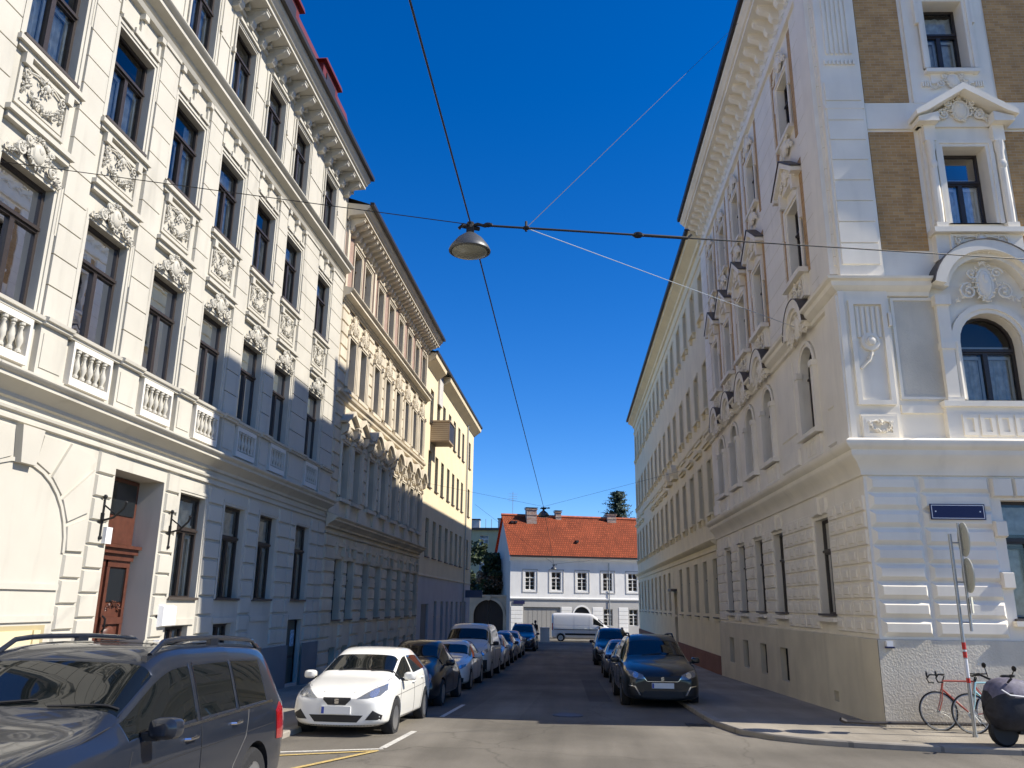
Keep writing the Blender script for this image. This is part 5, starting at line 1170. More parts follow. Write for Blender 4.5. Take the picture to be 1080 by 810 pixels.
def conifer():
    T = thing('conifer', 'tall dark conifer rising behind the red roof', 'tree', (5.6, 108, -1.6)); rnd = random.Random(5)
    t = MB(); t.tube([(0, 0, 0), (.05, 0, 9), (0, 0, 17.2)], [.35, .22, .04], 8); link('trunk', t.mesh('trunk', bark), T)
    mb = MB()
    for k in range(30):
        z = 5+12.6*(k/29)**.9; L = 4.6*(1-(z-5)/13.4)**.75+.5
        for j in range(13):
            a = rnd.uniform(0, 2*pi); l = L*rnd.uniform(.6, 1.15); d = Vector((cos(a), sin(a), .38+.25*rnd.random()))
            for q in range(22):
                t_ = (q+1)/22; p = Vector((0, 0, z))+d*l*t_; p.z -= .25*t_*t_*l
                s = .42*(1.15-t_*.6); v = Vector((rnd.gauss(0, 1), rnd.gauss(0, 1), rnd.gauss(.3, .8))).normalized(); u = v.cross(d).normalized()*.22
                mb.quad(p, p+(v*.5+u)*s, p+v*s*1.1, p+(v*.5-u)*s, rnd.choice((0, 0, 1)))
    link('crown', mb.mesh('crown', CN, 0), T)
conifer()
def tree(name, label, x, y, clumps, n, size, mats, h, seed):
    T = thing(name, label, 'tree' if 'tree' in name else 'shrub', (x, y, -1.6)); rnd = random.Random(seed)
    t = MB(); t.tube([(0, 0, 0), (.1, 0, h*.5), (0, 0, h)], [.2, .14, .04], 7)
    for c, r in clumps[:6]: t.tube([(.05, 0, h*.35), (c[0]*.6, c[1]*.6, c[2]*.8), tuple(c)], [.08, .05, .02], 5)
    link('trunk', t.mesh('trunk', bark), T); link('crown', leaf_mesh('crown', clumps, n, size, mats, rnd), T)
rr = random.Random(31)
def cl(n, sx, sy, z0, z1, r): return [((rr.uniform(-sx, sx), rr.uniform(-sy, sy), rr.uniform(z0, z1)), (r*rr.uniform(.6, 1.2), r*rr.uniform(.6, 1.2), r*rr.uniform(.6, 1.1))) for _ in range(n)]
tree('evergreen_tree', 'dark bushy evergreen tree behind the garden gateway, next to the cream house', -12.6, 92, cl(22, 2.2, 2, 4, 9.4, 1.1), 5200, .2, GR, 9, 1)
tree('ivy_tree', 'dark ivy covered tree beside the white end house gable', -8.6, 87.6, cl(24, .9, 1.6, 3.2, 8.6, .8), 5200, .2, GR, 9, 2)
tree('bare_shrub', 'brown bare shrub above the garden gateway', -9.2, 86.6, cl(12, 1.3, 1, 4.2, 6.4, .7), 1800, .13, BR, 5, 3)
tree('olive_shrub', 'olive green shrub on top of the gateway beside the brown one', -11.6, 88.5, cl(12, 1.1, 1, 3.8, 5.8, .7), 1800, .14, [GR[1], BR[0]], 5, 4)

# ------------------------------------------------------------------ person and cabinet by the van
def person(x, y, rz):
    T = thing('person', 'person in dark clothes standing behind the white van at the far crossing', 'person', (x, y, G(y)), rz)
    me = bpy.data.meshes.new('body')
    J = [((0, 0, .95), .15), ((0, 0, 1.15), .145), ((0, .0, 1.36), .16), ((0, 0, 1.5), .06), ((0, -.01, 1.58), .065), ((0, -.02, 1.68), .095), ((0, -.01, 1.76), .07),
         ((.2, 0, 1.43), .065), ((.26, .02, 1.15), .05), ((.24, -.12, .92), .035), ((.23, -.16, .84), .03), ((-.2, 0, 1.43), .065), ((-.25, .02, 1.15), .05), ((-.25, -.05, .9), .035), ((-.25, -.07, .82), .03),
         ((.1, 0, .88), .1), ((.12, -.02, .5), .068), ((.13, .03, .09), .05), ((.14, -.13, .04), .04), ((-.1, 0, .88), .1), ((-.12, .02, .5), .068), ((-.13, .08, .09), .05), ((-.14, -.06, .04), .04)]
    Ed = [(0, 1), (1, 2), (2, 3), (3, 4), (4, 5), (5, 6), (2, 7), (7, 8), (8, 9), (9, 10), (2, 11), (11, 12), (12, 13), (13, 14), (0, 15), (15, 16), (16, 17), (17, 18), (0, 19), (19, 20), (20, 21), (21, 22)]
    me.from_pydata([j[0] for j in J], Ed, []); o = link('body', me, T)
    o.modifiers.new('k', 'SKIN'); sv = me.skin_vertices[0].data
    for i, j in enumerate(J): sv[i].radius = (j[1], j[1]*.85)
    sv[0].use_root = True
    md = o.modifiers.new('s', 'SUBSURF'); md.levels = 2; md.render_levels = 2
    dg = bpy.context.evaluated_depsgraph_get(); m2 = bpy.data.meshes.new_from_object(o.evaluated_get(dg)); o.modifiers.clear(); o.data = m2
    m2.materials.clear(); skin = plain('skin', (.45, .28, .2), .6); m2.materials.append(plain('black_coat', (.012, .012, .014), .85)); m2.materials.append(skin); m2.materials.append(plain('dark_trousers', (.02, .022, .03), .85))
    for p in m2.polygons:
        c = p.center; p.material_index = 1 if (c.z > 1.53 or (abs(c.x) > .2 and c.z < .88)) else (2 if c.z < .92 else 0); p.use_smooth = True
    h = MB(); h.ell((0, .01, 1.72), (.105, .115, .1), 12, 8); h.ell((0, .06, 1.66), (.09, .07, .1), 12, 8); link('hair', h.mesh('hair', plain('dark_hair', (.02, .014, .01), .7)), T)
person(-3.55, 72.6, 2.6)
cb = MB(); cb.box(-.4, .4, -.2, .2, 0, 1.15); cb.prism([(-.46, 1.15), (.46, 1.15), (.42, 1.22), (-.42, 1.22)], 'y', -.25, .25); cb.box(-.36, -.01, -.215, -.2, .1, 1.05); cb.box(.01, .36, -.215, -.2, .1, 1.05)
o = link('utility_cabinet', cb.mesh('utility_cabinet', plain('pale_grey_cabinet', (.6, .6, .58), .5)), None, (-2.75, 73.0, G(73))); tag(o, 'pale grey utility cabinet between the dark person and the white van', 'cabinet')
# ------------------------------------------------------------------ vehicles
def paint(name, c, metal=.0, rough=.32):
    m = plain(name, c, rough, metal, coat=.9, spec=.15); return m
CG = plain('tinted_car_glass', (.006, .008, .009), .02, spec=.5)
GB = plain('gloss_black_trim', (.006, .006, .007), .06, spec=.7)
BK = plain('black_plastic', (.014, .014, .015), .55)
CH = plain('chrome', (.7, .7, .7), .12, 1)
RB = plain('tyre_rubber', (.018, .018, .019), .85, var=.3)
AL = plain('alloy_rim', (.45, .46, .47), .3, .8)
LG = plain('headlight_glass', (.22, .23, .24), .08, .35, coat=1)
LB = plain('lamp_chrome', (.75, .76, .78), .1, .8, coat=1)
RL = plain('red_lamp_glass', (.35, .01, .012), .12, coat=1)
PW = plain('plate_white', (.75, .75, .72), .4); PB = plain('plate_blue', (.02, .06, .35), .4)
SLV = paint('silver_paint', (.42, .43, .44), .6)
def loft(st):
    """st: stations (y, zb, zm, zbelt, zr, zt, wl, wm, wbelt, wr) -> half profiles"""
    P = []
    for y, zb, zm, ze, zr, zt, wl, wm, wb, wr in st:
        P.append([(0, zb), (wl*.84, zb), (wl, zb+.10), (wm, zm), (wb*.6+wm*.4+.012, ze-.10*(ze-zm)/.35), (wb, ze), (wr, zr), (wr*.86, zr+(zt-zr)*.78), (wr*.45, zt-.004), (0, zt)])
        P[-1] = [(x, y, z) for x, z in P[-1]]
    return P
def car_body(st, side, ws, rw, wheels, r, arch, lowblack=True, roofdark=()):
    """returns (mesh pieces): cage -> subdivided -> wheel arches cut; faces: 0 paint 1 glass 2 black"""
    ins = {}                                                   # support rings beside the door pillars keep them narrow
    for p in [i for i in range(side[0], side[-1]) if i not in side]:
        w = max(.05, st[p+1][0]-st[p][0]); ins.setdefault(p-1, []).append(st[p][0]-w); ins.setdefault(p+1, []).append(st[p+1][0]+w)
    st2 = []; mp = {}
    for i in range(len(st)-1):
        ys = sorted(y for y in ins.get(i, ()) if st[i][0]+.03 < y < st[i+1][0]-.03); mp[i] = list(range(len(st2), len(st2)+len(ys)+1)); st2.append(st[i])
        for y in ys:
            t = (y-st[i][0])/(st[i+1][0]-st[i][0]); st2.append(tuple(a+(b-a)*t for a, b in zip(st[i], st[i+1])))
    st2.append(st[-1]); side0 = (mp[side[0]][0], mp[side[-1]][-1])
    side, ws, rw, roofdark = [[k for i in q for k in mp[i]] for q in (side, ws, rw, roofdark)]; st = st2
    P = loft(st); n = len(P); K = 10
    bm = bmesh.new(); cr = bm.edges.layers.float.new('crease_edge'); VV = []
    for p in P:
        rt = [bm.verts.new(q) for q in p]; lf = [rt[0]]+[bm.verts.new((-q[0], q[1], q[2])) for q in p[1:-1]]+[rt[-1]]; VV.append((rt, lf))
    for i in range(n-1):
        for s in (0, 1):
            a, b = VV[i][s], VV[i+1][s]
            for j in range(K-1):
                vs = (a[j], a[j+1], b[j+1], b[j]) if s == 0 else (a[j], b[j], b[j+1], a[j+1])
                f = bm.faces.new(vs); m = 0
                if j == 5 and i in side: m = 3
                elif j == 5 and side[0] < i < side[-1]: m = 4
                if j >= 6 and (i in ws or i in rw): m = 1
                if j <= 1 and lowblack: m = 2
                if j >= 6 and i in roofdark: m = 2
                f.material_index = m
    for k, idx in ((0, 0), (n-1, n-1)):
        R, L = VV[idx]
        for j in range(0, K-1):
            if j == 0: vs = (R[0], R[1], L[1])
            elif j == K-2: vs = (R[K-2], R[K-1], L[K-2])
            else: vs = (R[j], R[j+1], L[j+1], L[j])
            f = bm.faces.new(vs if idx else tuple(reversed(vs))); f.material_index = 2 if j <= 1 and lowblack else 0
    for e in bm.edges:
        a, b = e.verts
        if any((a in VV[i][s] and b in VV[i+1][s] and VV[i][s].index(a) == VV[i+1][s].index(b) and VV[i][s].index(a) in (2, 5)) for i in range(n-1) for s in (0, 1) if b in VV[i+1][s]) : e[cr] = .45
        for i in (0, n-1):
            for s in (0, 1):
                if a in VV[i][s] and b in VV[i][s]: e[cr] = .35
    bmesh.ops.recalc_face_normals(bm, faces=bm.faces)
    me = bpy.data.meshes.new('tmp'); bm.to_mesh(me); bm.free()
    for m in (M['wht'], CG, BK, CG, GB): me.materials.append(m)
    o = bpy.data.objects.new('tmp', me); COL.objects.link(o)
    md = o.modifiers.new('s', 'SUBSURF'); md.levels = 3; md.render_levels = 3; md.subdivision_type = 'CATMULL_CLARK'
    cut = MB()
    for y in wheels:
        for s in (-1, 1): cut.lathe([(arch, s*.52), (arch, s*1.5)], (0, y, r), 32, 0, 'x')
    cm = cut.mesh('cut', BK, 0); cm.materials.clear(); [cm.materials.append(m) for m in (BK, BK, BK)]; cm.polygons.foreach_set('material_index', [2]*len(cm.polygons))
    co = bpy.data.objects.new('cut', cm); COL.objects.link(co)
    b = o.modifiers.new('b', 'BOOLEAN'); b.operation = 'DIFFERENCE'; b.object = co; b.solver = 'EXACT'; b.material_mode = 'INDEX'
    dg = bpy.context.evaluated_depsgraph_get(); out = bpy.data.meshes.new_from_object(o.evaluated_get(dg))
    bpy.data.objects.remove(o); bpy.data.objects.remove(co)
    bm = bmesh.new(); bm.from_mesh(out)
    # split the glass into its panes, leave painted pillars and a black seal round each
    for mi, th in ((1, .03), (3, .010)):
        gl = [f for f in bm.faces if f.material_index == mi]
        for f in bmesh.ops.inset_region(bm, faces=gl, thickness=th, use_even_offset=False, use_boundary=True)['faces']: f.material_index = 0 if mi == 1 else 4
        gl = [f for f in bm.faces if f.material_index == mi]
        for f in bmesh.ops.inset_region(bm, faces=gl, thickness=.013, depth=-.004, use_even_offset=False)['faces']: f.material_index = 2
    for f in bm.faces:
        if f.material_index == 3: f.material_index = 1
    bm.verts.ensure_lookup_table(); bm.faces.ensure_lookup_table()
    bvh = BVHTree.FromBMesh(bm)
    seen = set(); panes = []
    for f in bm.faces:
        if f.material_index == 1 and f not in seen:
            comp = [f]; seen.add(f); k = 0
            while k < len(comp):
                for e in comp[k].edges:
                    for g in e.link_faces:
                        if g.material_index == 1 and g not in seen: seen.add(g); comp.append(g)
                k += 1
            panes.append(comp)
    res = []
    for comp in panes:
        ids = {}; V = []; F = []
        for f in comp:
            t = []
            for v in f.verts:
                if v not in ids: ids[v] = len(V); V.append(v.co.copy())
                t.append(ids[v])
            F.append(tuple(t))
        nrm = sum((f.normal*f.calc_area() for f in comp), Vector()).normalized()
        res.append((V, F, nrm))
    bmesh.ops.delete(bm, geom=[f for c in panes for f in c], context='FACES')
    body = bpy.data.meshes.new('body'); bm.to_mesh(body); bm.free(); body.materials.clear()
    body.polygons.foreach_set('use_smooth', [True]*len(body.polygons)); body.set_sharp_from_angle(angle=radians(38))
    return body, res, bvh
def patch(bvh, poly, d, off=.006, res=.05, thick=.02):
    """a fitted piece: polygon in (x,z) for front/rear, (y,z) for sides, (x,y) for top, laid on the body"""
    poly = [Vector(p) for p in poly]; B = []
    for i in range(len(poly)):
        a, b = poly[i], poly[(i+1) % len(poly)]; n = max(1, int((b-a).length/res)); B += [a.lerp(b, k/n) for k in range(n)]
    x0 = min(p.x for p in B); x1 = max(p.x for p in B); z0 = min(p.y for p in B); z1 = max(p.y for p in B); I = []
    nx = int((x1-x0)/res)+1; nz = int((z1-z0)/res)+1
    for i in range(1, nx+1):
        for j in range(1, nz+1): I.append(Vector((x0+(x1-x0)*(i-.5)/nx+.003, z0+(z1-z0)*(j-.5)/nz+.002)))
    n = len(B)
    V, E_, F, *_ = delaunay_2d_cdt(B+I, [(i, (i+1) % n) for i in range(n)], [tuple(range(n))], 1, 1e-5)
    dirs = {'front': (0, 1, 0), 'rear': (0, -1, 0), 'right': (-1, 0, 0), 'left': (1, 0, 0), 'top': (0, 0, -1)}[d]; D = Vector(dirs); pts = []; ok = []
    last = None
    for v in V:
        o = {'front': (v.x, -3, v.y), 'rear': (v.x, 12, v.y), 'right': (3, v.x, v.y), 'left': (-3, v.x, v.y), 'top': (v.x, v.y, 5)}[d]
        h, nn, _i, _d = bvh.ray_cast(Vector(o), D)
        if h is None: pts.append(None)
        else: pts.append(h-D*off)
    F = [f for f in F if all(pts[i] is not None for i in f)]
    mb = MB(); ids = {}; VV = []
    for f in F:
        for i in f:
            if i not in ids: ids[i] = len(VV); VV.append(pts[i])
    FF = [tuple(ids[i] for i in f) for f in F]
    cnt = {}
    for f in FF:
        for a, b in zip(f, f[1:]+f[:1]): cnt[(a, b)] = 1
    k = len(VV); VV2 = VV+[p+D*thick for p in VV]
    SK = [(a, b, b+k, a+k) for (a, b) in cnt if (b, a) not in cnt]
    mb.add(VV2, FF+SK); return mb
def mirror(poly): return [(-p[0], p[1]) for p in reversed(poly)]
def wheel_meshes(r, w, spokes=5, rim=AL, cap=False):
    t = MB(); ri = r*.66
    t.lathe([(ri, -w/2), (r*.93, -w/2-.004), (r*.99, -w*.36), (r, 0), (r*.99, w*.36), (r*.93, w/2+.004), (ri, w/2), (ri*.97, w*.2), (ri*.97, -w*.2)], (0,0,0), 36, 0, 'x')
    q = MB(); q.lathe([(ri*1.0, w*.5), (ri*.93, w*.5), (ri*.9, w*.3), (ri*.88, -w*.3), (ri*.95, -w*.4)], (0,0,0), 28, 0, 'x'); q.lathe([(ri*.9, w*.05), (.01, w*.05)], (0,0,0), 20, 1, 'x')
    for k in range(spokes):
        a = 2*pi*k/spokes
        for s in ((-.14, .14) if spokes <= 5 else (0,)):
            c, d = cos(a+s*.5), sin(a+s*.5); e, f = cos(a+s*1.6), sin(a+s*1.6); p = Vector((0, -d, c))*.028
            A = Vector((w*.48, r*.1*c, r*.1*d)); Bq = Vector((w*.46, ri*.92*e, ri*.92*f)); q.add([A-p, A+p, Bq+p*.8, Bq-p*.8, A-p-Vector((.03, 0, 0)), A+p-Vector((.03, 0, 0)), Bq+p*.8-Vector((.03, 0, 0)), Bq-p*.8-Vector((.03, 0, 0))], [(0,1,2,3), (0,4,5,1), (1,5,6,2), (2,6,7,3), (3,7,4,0)])
    q.lathe([(.045, w*.44), (.05, w*.5), (.01, w*.54)], (0,0,0), 12, 0, 'x')
    return t.mesh('wheel', RB, 30), q.mesh('rim', [rim, BK], 30)
EMB = None
def emblem():
    mb = MB()
    for z in (0, .028, .056): mb.box(-.035+.006*(z > 0), .035, -.006, 0, z, z+.018)
    mb.box(-.035, -.015, -.006, 0, .03, .072); mb.box(.015, .035, -.006, 0, .002, .044); return mb
def vehicle(name, label, cat, st, side, ws, rw, wheels, r, hw, col, group=None, arch=None, tyre=.21, lights=None, tails=None, grille=(), black=(), chrome=(), plate=.5, spokes=5, rim=AL, mirror_y=None, mirror_z=None, handles=(), seams=(), roofdark=(), lowblack=True, mcol=None, rails=False, hood=None, em=None, pw=.52, extra=None):
    body, panes, bvh = car_body(st, side, ws, rw, wheels, r, arch or r+.055, lowblack, roofdark)
    for m in (col, CG, BK, CG, GB): body.materials.append(m)
    T = thing(name, label, cat, (0, 0, 0), 0, group); bo = link('body', body, T); L = st[-1][0]
    for V, F, nn in panes:
        mb = MB(); mb.add(V, F); nm = 'side_window' if abs(nn.x) > .6 else ('windscreen' if nn.y < 0 else 'rear_window'); me = mb.mesh(nm, CG, 60); link(nm, me, T)
    tm, rm = wheel_meshes(r, tyre, spokes, rim)
    for y in wheels:
        for s in (1, -1):
            w = link('wheel', tm, T, (s*(hw-tyre/2-.012), y, r), (0, 0, 0 if s > 0 else pi)); link('rim', rm, w)
    def P(nm, poly, d, mat, off=.006, parent=None, both=False, res=.05):
        for pl in ([poly, mirror(poly)] if both else [poly]):
            mb = patch(bvh, pl, d, off, res)
            if mb.f: o = link(nm, mb.mesh(nm, mat, 40), parent or T)
        return o if mb.f else None
    if lights:
        for pl in (lights, mirror(lights)):
            hl = link('headlight', patch(bvh, pl, 'front', .007, .035).mesh('headlight', LG, 50), T)
            cx = sum(p[0] for p in pl)/len(pl); cz = sum(p[1] for p in pl)/len(pl); rad = min(.075, (max(p[1] for p in pl)-min(p[1] for p in pl))*.33)
            link('lamp', patch(bvh, [(cx+rad*cos(2*pi*k/14), cz+rad*sin(2*pi*k/14)) for k in range(14)], 'front', .011, .03).mesh('lamp', LB, 50), hl)
    for pl in grille: P('grille', pl, 'front', BK, .006)
    for pl, both in black: P('air_intake', pl, 'front', BK, .006, both=both)
    for pl, both in chrome: P('chrome_trim', pl, 'front', CH, .009, both=both, res=.03)
    if plate:
        h, nn, i_, d_ = bvh.ray_cast(Vector((0, -3, plate)), Vector((0, 1, 0))); yy = h.y-.02
        p = MB(); p.box(-pw/2, pw/2, yy-.012, yy+.03, plate-.06, plate+.06); p.box(-pw/2+.004, -pw/2+.05, yy-.0135, yy-.0125, plate-.052, plate+.052, 1); link('number_plate', p.mesh('number_plate', [PW, PB]), T)
    if tails:
        for s in ('right', 'left'):
            mb = patch(bvh, tails[0], s, .007, .04); mb.f and link('tail_light', mb.mesh('tail_light', RL, 50), T)
        if len(tails) > 1: P('tail_light', tails[1], 'rear', RL, .007, both=True)
    for s, d in ((1, 'right'), (-1, 'left')):
        if mirror_y:
            h, *_ = bvh.ray_cast(Vector((s*3, mirror_y+.02, mirror_z-.06)), Vector((-s, 0, 0))); x = abs(h.x) if h else hw-.05
            mb = MB(); mb.box(min(s*(x-.02), s*(x+.1)), max(s*(x-.02), s*(x+.1)), mirror_y-.02, mirror_y+.03, mirror_z-.05, mirror_z)
            n = 14; rings = []
            for k, (q, sc_) in enumerate(((0, .55), (.03, .92), (.10, 1.0), (.15, .9))):
                for j in range(n):
                    a = 2*pi*j/n; ex = .112*math.copysign(abs(cos(a))**.6, cos(a)); ez = .075*math.copysign(abs(sin(a))**.6, sin(a)); rings.append((s*(x+.135)+ex*sc_, mirror_y-.06+q, mirror_z+.03+ez*sc_))
            mb.add(rings, [(i*n+j, i*n+(j+1) % n, (i+1)*n+(j+1) % n, (i+1)*n+j) for i in range(3) for j in range(n)]+[tuple(range(n)), tuple(3*n+j for j in range(n))], 1)
            link('wing_mirror', mb.mesh('wing_mirror', [BK, mcol or col], 40), T)
        for (y, z) in handles:
            h, *_ = bvh.ray_cast(Vector((s*3, y, z)), Vector((-s, 0, 0)))
            if h:
                mb = MB(); xx = abs(h.x); mb.tube([(s*(xx-.005), y-.1, z), (s*(xx+.03), y-.075, z), (s*(xx+.032), y+.06, z+.005), (s*(xx-.005), y+.09, z+.005)], .013, 6); link('door_handle', mb.mesh('door_handle', CH if rails else col), T)
        for ln in seams:
            pts = []; 
            for a, b in zip(ln, ln[1:]):
                k = max(1, int(sqrt((a[0]-b[0])**2+(a[1]-b[1])**2)/.05)); pts += [(a[0]+(b[0]-a[0])*t/k, a[1]+(b[1]-a[1])*t/k) for t in range(k)]
            pts.append(ln[-1]); Q = []
            for y, z in pts:
                h, *_ = bvh.ray_cast(Vector((s*3, y, z)), Vector((-s, 0, 0)))
                if h: Q.append(h+Vector((s*.0005, 0, 0)))
            if len(Q) > 2: mb = MB(); mb.tube(Q, .0042, 5); link('door_gap', mb.mesh('door_gap', BK), T)
    if hood:
        for s in (1, -1):
            Q = []
            for x, y in hood:
                h, *_ = bvh.ray_cast(Vector((s*x, y, 4)), Vector((0, 0, -1))); h and Q.append(h+Vector((0, 0, .0005)))
            if len(Q) > 2: mb = MB(); mb.tube(Q, .0045, 5); link('bonnet_gap', mb.mesh('bonnet_gap', BK), T)
    if em:
        h, *_ = bvh.ray_cast(Vector((0, -3, em)), Vector((0, 1, 0)));
        if h: link('emblem', emblem().mesh('emblem', CH), T, (0, h.y-.008, em-.036))
    for sx in (-.35, .25):                                     # wipers lying on the windscreen
        Q = []
        w0 = st[ws[0]][0]; w1 = st[ws[0]+1][0]
        for t in range(7):
            x = sx+.48*t/6; y = w0+(w1-w0)*(.12+.1*t/6); h, *_ = bvh.ray_cast(Vector((x, y, 4)), Vector((0, 0, -1))); h and Q.append(h+Vector((0, -.004, .012)))
        if len(Q) > 2: mb = MB(); mb.tube(Q, .009, 5); link('wiper', mb.mesh('wiper', BK), T)
    if rails:
        for s in (1, -1):
            Q = []
            for t in range(13):
                y = rails[0]+(rails[1]-rails[0])*t/12; h, *_ = bvh.ray_cast(Vector((s*rails[2], y, 4)), Vector((0, 0, -1))); Q.append(h+Vector((0, 0, .012 if t in (0, 12) else .06)))
            mb = MB(); mb.tube(Q, .022, 8)
            for t in (0, 6, 12): mb.box(Q[t].x-.02, Q[t].x+.02, Q[t].y-.08, Q[t].y+.08, Q[t].z-.07, Q[t].z)
            link('roof_rail', mb.mesh('roof_rail', mcol or BK), T)
    if extra: extra(T, bvh, P)
    return T
def place(T, x, y, rz=0):
    T.location = (x, y, G(y+2.0)); T.rotation_euler = (atan2(G(y+3.5)-G(y+.8), 2.7), 0, rz); return T
def copy_tree(o, parent=None, swap=None):
    c = o.copy(); COL.objects.link(c); c.parent = parent
    if swap and o.data:
        key = (o.data.name, swap[1].name)
        if key not in CT:
            if any(m == swap[0] for m in o.data.materials):
                d = o.data.copy()
                for i, m in enumerate(d.materials):
                    if m == swap[0]: d.materials[i] = swap[1]
                CT[key] = d
            else: CT[key] = o.data
        c.data = CT[key]
    for ch in o.children: copy_tree(ch, c, swap)
    return c
CT = {}
# stations: y, zb, zm, zbelt, zr, zt, wl, wm, wbelt, wr
SUV = [(0, .34, .52, .74, .84, .87, .64, .72, .68, .58), (.08, .26, .52, .88, .97, 1.0, .82, .87, .82, .70), (.34, .24, .56, .97, 1.05, 1.09, .90, .92, .87, .76), (.9, .26, .6, 1.03, 1.11, 1.15, .90, .92, .88, .77), (1.26, .26, .62, 1.05, 1.13, 1.18, .90, .92, .89, .78),
       (1.90, .26, .62, 1.06, 1.58, 1.65, .90, .92, .89, .72), (2.36, .26, .62, 1.07, 1.61, 1.68, .90, .92, .89, .73), (2.42, .26, .62, 1.07, 1.61, 1.685, .90, .92, .89, .73), (3.17, .26, .62, 1.08, 1.61, 1.685, .90, .92, .89, .73), (3.22, .26, .62, 1.08, 1.61, 1.685, .90, .92, .89, .73),
       (4.05, .28, .62, 1.09, 1.585, 1.66, .90, .92, .88, .71), (4.34, .30, .64, 1.09, 1.55, 1.63, .89, .91, .87, .69), (4.48, .32, .64, 1.07, 1.13, 1.17, .87, .89, .85, .73), (4.54, .36, .62, .92, 1.0, 1.02, .82, .85, .81, .70), (4.57, .42, .60, .78, .86, .88, .70, .75, .71, .60)]
HATCH = [(0, .24, .42, .58, .64, .66, .56, .60, .56, .46), (.09, .20, .42, .66, .72, .745, .72, .78, .74, .60), (.34, .18, .46, .76, .82, .85, .80, .835, .78, .64), (.75, .18, .5, .84, .90, .93, .82, .845, .80, .67), (1.05, .18, .52, .88, .94, .975, .82, .845, .80, .68),
         (1.85, .18, .52, .93, 1.33, 1.40, .82, .845, .80, .58), (2.15, .18, .52, .94, 1.36, 1.435, .82, .845, .80, .585), (2.22, .18, .52, .94, 1.365, 1.44, .82, .845, .80, .585), (2.95, .18, .52, .97, 1.36, 1.435, .82, .845, .79, .57), (3.45, .2, .52, 1.0, 1.31, 1.39, .81, .84, .77, .54), (3.85, .22, .52, .98, 1.04, 1.07, .78, .82, .74, .58), (4.0, .26, .5, .82, .88, .9, .72, .77, .7, .56), (4.05, .32, .48, .66, .72, .74, .6, .66, .6, .5)]
MPV = [(0, .26, .48, .66, .74, .76, .64, .68, .64, .52), (.10, .22, .48, .78, .85, .88, .82, .86, .82, .66), (.40, .2, .52, .89, .96, .99, .90, .925, .87, .72), (.85, .2, .55, .97, 1.04, 1.07, .91, .94, .89, .75), (1.15, .2, .56, 1.0, 1.08, 1.12, .91, .94, .89, .76),
       (2.05, .2, .56, 1.04, 1.57, 1.66, .91, .94, .89, .65), (2.4, .2, .56, 1.05, 1.62, 1.71, .91, .94, .89, .655), (2.48, .2, .56, 1.05, 1.62, 1.715, .91, .94, .89, .655), (3.4, .2, .56, 1.06, 1.62, 1.715, .91, .94, .89, .65), (3.48, .2, .56, 1.06, 1.62, 1.71, .91, .94, .89, .65), (4.35, .22, .56, 1.07, 1.58, 1.67, .9, .93, .87, .63), (4.7, .26, .56, 1.02, 1.1, 1.14, .86, .89, .83, .7), (4.81, .3, .54, .82, .9, .92, .8, .84, .78, .66), (4.85, .36, .52, .7, .78, .8, .66, .7, .66, .56)]
SEDAN = [(0, .24, .42, .6, .66, .68, .60, .64, .6, .48), (.09, .2, .42, .68, .73, .755, .78, .82, .78, .62), (.4, .18, .46, .78, .83, .855, .86, .885, .83, .68), (1.0, .18, .5, .86, .91, .94, .87, .90, .84, .7), (1.35, .18, .52, .89, .945, .98, .87, .90, .84, .71),
         (2.15, .18, .52, .92, 1.32, 1.385, .87, .90, .84, .58), (2.45, .18, .52, .93, 1.35, 1.415, .87, .90, .84, .585), (2.53, .18, .52, .93, 1.355, 1.42, .87, .9, .84, .585), (3.3, .18, .52, .95, 1.345, 1.41, .87, .9, .83, .57), (3.36, .18, .52, .95, 1.34, 1.405, .87, .9, .83, .57), (4.1, .2, .52, .96, 1.29, 1.36, .86, .88, .81, .54), (4.5, .24, .52, .92, .98, 1.0, .82, .85, .77, .6), (4.65, .28, .5, .8, .86, .88, .78, .81, .74, .6), (4.7, .34, .48, .66, .72, .74, .64, .68, .64, .52)]
BEETLE = [(0, .26, .42, .56, .62, .64, .52, .56, .5, .4), (.10, .2, .44, .66, .74, .78, .74, .78, .70, .52), (.38, .18, .48, .78, .90, .94, .82, .855, .74, .56), (.8, .18, .5, .84, .98, 1.02, .83, .86, .76, .6), (1.1, .18, .52, .88, 1.01, 1.06, .83, .86, .78, .64),
          (1.8, .18, .52, .93, 1.37, 1.45, .83, .86, .78, .54), (2.1, .18, .52, .94, 1.42, 1.50, .83, .86, .78, .55), (2.2, .18, .52, .94, 1.42, 1.50, .83, .86, .78, .55), (2.9, .18, .52, .94, 1.34, 1.42, .83, .86, .76, .5), (3.4, .18, .52, .92, 1.14, 1.20, .83, .86, .74, .5), (3.8, .2, .5, .8, .92, .96, .78, .82, .7, .5), (4.02, .26, .48, .66, .72, .76, .7, .74, .64, .48), (4.08, .32, .46, .58, .62, .64, .56, .6, .52, .4)]
VAN = [(0, .3, .5, .78, .9, .93, .66, .72, .68, .56), (.08, .24, .5, .95, 1.05, 1.08, .84, .88, .84, .70), (.35, .22, .56, 1.08, 1.16, 1.2, .92, .95, .90, .76), (.75, .22, .6, 1.14, 1.25, 1.30, .93, .95, .91, .79), (1.5, .22, .62, 1.18, 1.78, 1.89, .93, .95, .91, .72), (1.75, .22, .62, 1.19, 1.84, 1.95, .93, .95, .91, .73), (2.0, .22, .62, 1.19, 1.85, 1.96, .93, .95, .91, .73), (3.2, .22, .62, 1.19, 1.85, 1.97, .93, .95, .91, .73), (4.6, .24, .62, 1.19, 1.84, 1.96, .93, .95, .91, .73), (4.82, .28, .62, 1.17, 1.74, 1.86, .92, .94, .89, .7), (4.9, .34, .6, 1.1, 1.5, 1.6, .86, .9, .86, .66)]
